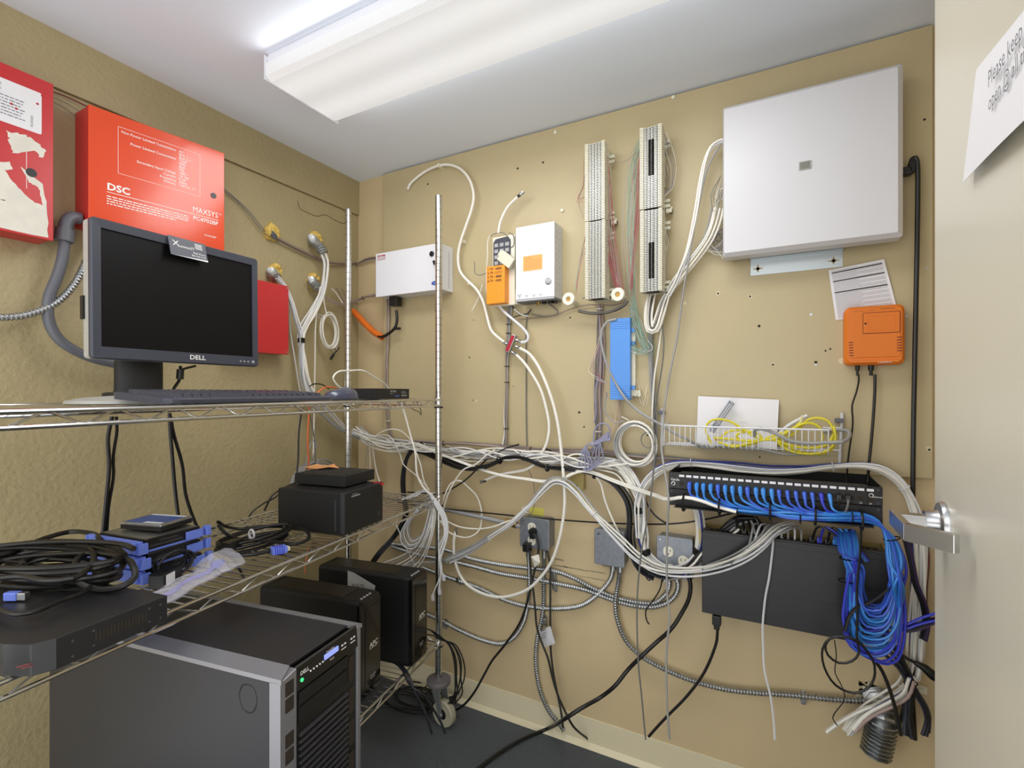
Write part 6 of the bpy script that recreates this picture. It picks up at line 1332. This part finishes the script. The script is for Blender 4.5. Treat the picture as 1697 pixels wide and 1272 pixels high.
for s, l, r in (('D1.86 664,664,1.8 672,690 680,720 688,750 691,785 700,805 712,818', 'white cable falling from the network box to the bunch at the post', .0034), ('D1.9 688,745 697,770 702,795 712,815', 'white cable crossing the falling one down to the bunch', .0026), ('B.07 622,722 645,722 662,750 668,768 690,788,.1 712,812,.15', 'thin white cable wandering from trunk to the bunch at the post', .0022), ('B.08 618,728 625,720 645,711 665,714 680,728 690,740', 'thin white cable arching above the trunk behind the shelf', .0022),
        ('B.05 612,728 613,750 614,790', 'white cable dropping behind the slim vented box', .0028), ('B.05 617,728 620,760 625,785 630,800', 'white cable dropping to the red corner of the storage server', .0032), ('B.05 610,728 607,755 603,785', 'thin grey cable dropping behind the slim vented box', .0014)): cable('thin_cable', l, s, r, CWHITE if r > .002 else CGREY)
bundle('cable_bundle', 'grey-white cables slanting from behind the far battery backup up past the post', 'B.12 640,945 690,935 730,930 770,915 810,893', 4, .010, .0028, [CWHITE2, CGREY], seed=42)
cable('thin_cable', 'thin white cable slanting behind the far battery backup', 'B.12 656,868 668,895 682,925 692,945', .0024, CWHITE2)

# ------------------------------------------------------------------ middle shelf cables
bc = thing('cable_pile', 'pile of thick black cables heaped on the recorder at the left frame edge', 'cable coil', PZ(90, 930, .92))
for k, (px, py, rx, ry, lp, sd, r, z) in enumerate(((85, 935, .120, .085, 2.6, 1, .0052, .925), (70, 945, .135, .075, 2.3, 2, .0052, .918), (110, 950, .085, .060, 2.2, 3, .0046, .912), (60, 930, .150, .070, 1.7, 4, .0050, .935), (125, 935, .090, .085, 1.6, 5, .0056, .925), (40, 955, .100, .055, 2.2, 6, .004, .91))):
    obj('cable', MB().tube(smooth(coil_pts(PZ(px, py, z), (PZ(px + 80, py, z) - PZ(px - 80, py, z)), (PZ(px, py - 25, z) - PZ(px, py + 25, z)), rx, ry, lp, .14, sd, .022)), r, 8), CBLACK, bc)
obj('cable', MB().tube(smooth(path('Z.935 -30,925 20,915 70,893 115,881 150,883 168,897 176,912,.915 182,930,.90')), .0052, 8), CBLACK, bc)
obj('cable', MB().tube(smooth(path('Z.935 -20,915 40,905 110,903 160,912 200,922 221,938 224,955,.92 205,970,.91 165,976,.905 135,966,.915 124,948,.925 130,925,.935 150,915')), .0056, 8), CBLACK, bc)
obj('cable', MB().tube(smooth(path('Z.94 -20,960 30,955 80,962 120,958 148,940 155,920 140,905 110,905')), .0050, 8), CBLACK, bc)
obj('cable', MB().tube(smooth(path('Z.912 -20,1000 30,1017 60,1012 100,995 130,985 150,972')), .0036, 7), CBLACK, bc)
mb = MB(frame(PZ(22, 988, .905), PZ(42, 988, .905) - PZ(0, 988, .905), (0, 0, 1))); mb.box(-.012, .010, -.006, .008, -.006, .006); cp = obj('video_plug', mb, CADDY, bc, bev=.002)
mb = MB(frame(PZ(22, 988, .905), PZ(42, 988, .905) - PZ(0, 988, .905), (0, 0, 1))); mb.box(.010, .024, -.005, .007, -.005, .005); obj('shell', mb, ZINC, cp, bev=.001)
vg = thing('video_cable', 'coiled black monitor cable with blue plugs on the middle shelf', 'cable coil', PZ(420, 895, .86))
o = PZ(420, 893, .862); e1 = (PZ(470, 880, .862) - PZ(370, 905, .862)); e2 = (PZ(415, 875, .862) - PZ(428, 915, .862))
pts = coil_pts(o, e1, e2 - e1 * (e2.dot(e1) / e1.dot(e1)), .088, .055, 4, .10, 7, .012)
obj('cable', MB().tube(smooth(pts), .0044, 8), CBLACK, vg)
obj('cable', MB().tube(smooth(path('Z.865 362,870,.90 372,882,.885 395,893,.87 430,896 460,898 490,901 508,895 512,885 500,876 480,872 455,872 430,872 400,876 375,872 364,866,.895 360,864,.90')), .0044, 8), CBLACK, vg)
obj('cable', MB().tube(smooth(path('Z.862 380,922 420,918 450,912')), .0044, 8), CBLACK, vg)
T = frame(PZ(450, 913, .863), PZ(480, 907, .863) - PZ(450, 913, .863), (0, 0, 1)); mb = MB(T); mb.box(0, .034, -.008, .008, -.013, .013); pg = obj('plug', mb, CADDY, vg, bev=.002)
mb = MB(T); mb.box(.034, .040, -.004, .004, -.009, .009); obj('shell', mb, CREAM, pg); mb = MB(T); [mb.box(.004 + k * .005, .006 + k * .005, -.0085, .0085, -.0135, .0135) for k in range(5)]; obj('ridges', mb, BLUED, pg)
T = frame(PZ(383, 905, .868), PZ(405, 897, .868) - PZ(383, 905, .868), (0, 0, 1)); mb = MB(T); mb.box(-.02, .022, -.010, .014, -.012, .012); obj('plug', mb, BLACK, vg, bev=.002)
ring(PZ(417, 885, .868), e1, .012, .003, PAPER, vg, 'white_tag')
for s, l in (('Z.85 386,925 392,935,.82 398,945,.80 404,958,.78', 'thin black lead falling through the middle shelf wires'), ('S-.38 155,1095 148,1120 138,1140 136,1160 142,1180 152,1195', 'thin black lead hanging below the recorder by the server tower'), ('S-.36 156,1090 154,1130 153,1170 154,1200', 'black cord hanging straight beside the server tower')): cable('loose_cable', l, s, .0028, CBLACK)
cable('loose_cable', 'thin orange-red wire behind the middle shelf above the battery backups', 'S-.43 512,905 507,930 505,950', .002, ORWIRE)

# ------------------------------------------------------------------ outlet cords, floor cords
pk = thing('power_cable', 'black power cord from the upper outlet arching down to the floor by the caster', 'power cord', PB(880, 880, .08))
rc = PB(884, 880, .062); mb = MB(BW); mb.lathe([(.014, .06), (.014, .075), (.008, .085)], rc.x, rc.z, 18); mb.box(rc.x - .006, rc.x + .012, rc.z - .022, rc.z, .066, .084); obj('plug', mb, BLACK, pk, bev=.002)
obj('cord', MB().tube(smooth(path('B.08 886,884 892,900 891,925 886,945 878,980,.085 870,1010 858,1038 835,1070,.1 815,1095 800,1122,.11 785,1148 768,1168 Z.01 745,1178 700,1176 660,1172 620,1165')), .0042, 8), CBLACK, pk)
pk2 = thing('power_cable', 'black power cord from the lower outlet hanging straight to the floor', 'power cord', PB(876, 905, .08))
rc = PB(877, 903, .062); mb = MB(BW); mb.box(rc.x - .014, rc.x + .010, rc.z - .018, rc.z + .012, .06, .09); obj('plug', mb, BLACK, pk2, bev=.003)
obj('cord', MB().tube(smooth(path('B.085 877,912 878,930 880,955 884,980 887,1010 890,1040 898,1065 908,1090 915,1120 924,1150 935,1175 948,1200 Z.02 975,1225')), .0038, 8), CBLACK, pk2)
cable('power_cable', 'dark grey cord from behind the outlet box, straight down through the paper tag', 'B.04 898,905 906,915 911,930 912,980 912,1040 913,1080 918,1120 924,1150 930,1180 933,1205', .0040, M('charcoal_cable', '#2b2b2a', .45), 'power cord', 8)
tg = thing('paper_tag', 'crumpled white paper tag on the cords below the outlet box', 'tag', PB(905, 1052, .06))
c0, c1, c2_, c3 = PB(893, 1045, .05), PB(912, 1037, .07), PB(920, 1066, .06), PB(903, 1072, .05)
mb = MB(); mb.add([c0, c1, c2_, c3, (c0 + c2_) / 2 + Vector((0, -.006, 0))], [(0, 4, 1), (1, 4, 2), (2, 4, 3), (3, 4, 0)]); mb.add([q + Vector((0, .0006, 0)) for q in (c0, c1, c2_, c3, (c0 + c2_) / 2 + Vector((0, -.006, 0)))], [(0, 1, 4), (1, 2, 4), (2, 3, 4), (3, 0, 4)]); obj('sheet', mb, PAPER, tg)
T = frame(PB(896, 1047, .0735), c1 - c0, (0, 0, 1)); mb = MB(T); mb.text('Miers', .014, 0, 0, 0, bold=.02); [mb.box(.004, .034, -.008 - k * .006, -.0065 - k * .006, 0, .0003) for k in range(4)]; obj('lettering', mb, INK, tg)
mb = MB(); c = [PB(880, 922, .09), PB(893, 918, .09), PB(895, 932, .095), PB(886, 940, .09)]; mb.add(c + [(c[0] + c[2]) / 2 + Vector((0, -.006, 0))], [(0, 4, 1), (1, 4, 2), (2, 4, 3), (3, 4, 0)]); tag(obj('tape_flag', mb, PAPERW), 'crumpled clear-white tape flag just under the outlet plugs', 'tape')
cable('power_cable', 'heavy black power cord from the half hidden outlet box sweeping down left to floor', 'B.075 1122,945 1138,952 1144,965 1142,990 1130,1015 1112,1042,.09 1090,1062 1065,1085,.12 1040,1110 1020,1135,.15 995,1155 965,1172,.2 940,1188,.22 Z.012 905,1208 870,1222 830,1245 790,1275', .0062, CBLACK, 'power cord', 10)
cable('loose_cable', 'black cord curving on the floor by the baseboard end', 'Z.008 905,1205 930,1186,.03 955,1178,.04 975,1185,.04 988,1200,.02 992,1215', .0036, CBLACK)
hb = thing('cable_bundle', 'bunch of thin black cords hanging from the far battery backup over the caster', 'cable bundle', PD(745, 1090, 1.8))
for k in range(6):
    e = k * 4 + rnd.uniform(-4, 4); obj('cable', MB().tube(smooth(path('D1.80 700,1040 714,1044 728,%g %g,%g %g,%g %g,%g %g,%g %g,%g' % (1052 + e * .3, 742 + e * .6, 1068, 750 + e * .9, 1095 + rnd.uniform(-6, 6), 752 + e * .8, 1125, 752 + e * (.2 + rnd.random()), 1150, 742 + e * rnd.random(), 1166))), .0026, 6), CBLACK, hb)
fc_ = thing('cable_coil', 'tangle of black cords lying on the floor around the front caster', 'cable coil', PZ(700, 1150, .02))
for k, (px, py, rx, ry, z) in enumerate(((690, 1150, .10, .07, .02), (725, 1150, .07, .09, .03), (675, 1165, .11, .05, .015), (745, 1140, .05, .07, .03))):
    obj('cable', MB().tube(smooth(coil_pts(PZ(px, py, z), (1, 0, 0), (0, 1, 0), rx, ry, 2.4, .15, 50 + k, .010)), .0028, 6), CBLACK, fc_)
for s, l in (('Z.327 630,1085 640,1088 655,1092 668,1105 D1.62 678,1120 685,1140,1.6 700,1170 710,1195 716,1215', 'black cord slipping off the bottom shelf in front of the caster'), ('Z.327 640,1092 655,1098 666,1108 D1.6 672,1120 680,1135 700,1150 715,1170,1.65 730,1195 738,1215', 'blue-black cord falling off the bottom shelf to the floor')): cable('loose_cable', l, s, .0042, CBLACKN, n=8)
# ------------------------------------------------------------------ lower right corner
mb = MB(); 
tr = thing('conduit_stub', 'torn hole with a fat steel conduit stub at the lower right of the wall', 'conduit', PB(1450, 1160, 0))
p = PB(1452, 1155, 0); rnd = random.Random(77); mb = MB(BW); mb.prism([(p.x + rnd.uniform(.034, .05) * math.cos(a * PI / 9), p.z + rnd.uniform(.022, .036) * math.sin(a * PI / 9)) for a in range(18)], 0, .0015); obj('torn_hole', mb, HOLE, tr)
for k in range(5): mb = MB(BW); a = rnd.uniform(2, 5); mb.prism([(p.x + .045 * math.cos(a) + rnd.uniform(-.014, .014), p.z + .035 * math.sin(a) + rnd.uniform(-.012, .012)) for q in range(5)], .001, .006); obj('plaster_flake', mb, DUST, tr)
armored('hose', '', 'B.0 1455,1158 1460,1170,.04 1462,1188,.06 1458,1215,.06 1450,1250,.06', .032, ZINC, .011, parent=tr)
bundle('cable_bundle', 'white cables curving out of the lower right corner to bottom left', 'B.09 1512,1120 1505,1140 1490,1156 1465,1164 1435,1172 1410,1184 1385,1200 1370,1212', 2, .005, .0042, [CWHITE], seed=60)
bundle('cable_bundle', 'white and blue cables bowing over the conduit stub at lower right', 'B.11 1510,1125 1500,1150 1475,1166 1450,1178 1430,1192 1415,1210', 4, .010, .0038, [CWHITE, CPINK, CWHITE, NAVY], seed=61)
bundle('cable_bundle', 'black and slate cords tied together above the lower right corner', 'B.09 1480,1075 1495,1100 1507,1125 1510,1138 1506,1160 1502,1185 1500,1215', 7, .014, .0042, [CBLACK, SLATE, CBLACKN, CBLACK], (.42,), CBLACK, seed=62, ends=2.0)
bundle('cable_bundle', 'slate cords bowing right of the tied ones in the lower right corner', 'B.08 1512,1135 1520,1150 1532,1170 1538,1190 1534,1215', 5, .012, .0040, [SLATE, CBLACKN, CGREYD], seed=63, ends=1.0)
cable('loose_cable', 'black cord slanting from the blue bunch to the lower right corner', 'B.14 1440,1085 1458,1105 1470,1130 1480,1160 1490,1200 1493,1218', .0042, CBLACK, n=8)
bundle('cable_bundle', 'white and navy cables running down the right end of the wall', 'B.05 1524,870 1528,920 1527,980 1525,1040 1522,1090 1516,1125', 5, .012, .0030, [CWHITE, CWHITE2, NAVY, CPINK], seed=64)
bundle('cable_bundle', 'thin reddish wires hanging behind the door edge', 'B.02 1534,850 1538,900 1540,930 1536,970 1534,1030', 3, .004, .0012, [M('rust_wire', '#8a4a34', .5), CBROWN], seed=65)
bundle('cable_bundle', 'black cables running right behind the door edge from the blue bunch', 'B.16 1495,1040 1515,1038 1535,1030 1556,1022 1580,1010', 5, .010, .0036, [CBLACK, M('plum_cable', '#34244a', .4), CBLACKN], seed=66)
bundle('cable_bundle', 'plum-black cables curving down the right of the heavy cord', 'B.1 1500,890 1510,930 1518,970 1530,1000 1535,1030 1530,1060', 3, .006, .0038, [CBLACK, M('plum_cable', '#34244a', .4)], seed=67)
cn = thing('inline_connector', 'black inline power connector beside the door edge at lower right', 'connector', PB(1535, 1110, .09))
mb = MB(); mb.tube([PB(1516, 1097, .09), PB(1532, 1106, .09), PB(1548, 1120, .09), PB(1556, 1126, .09)], .011, 10, rf=lambda i: (.5, .9, 1.1, .9)[i]); obj('body', mb, BLACK, cn)
mb = MB(); mb.tube(smooth(path('B.09 1520,1099 1505,1092 1495,1085')), .004, 6); obj('cord', mb, CBLACK, cn)
for px, py, l in ((1497, 1139, 'ivory cable mount left of the lower right cords'), (1526, 1140, 'ivory cable mount right of the lower right cords'), (1503, 812, 'ivory cable mount on the white arch right of the patch panel')):
    p = PB(px, py, .0); mb = MB(BW); mb.rrect(p.x - .012, p.x + .012, p.z - .010, p.z + .010, 0, .008, .002); mb.box(p.x - .006, p.x + .006, p.z - .005, p.z + .005, .008, .014); tag(obj('cable_mount', mb, CREAM), l, 'cable mount', 'cable mounts')
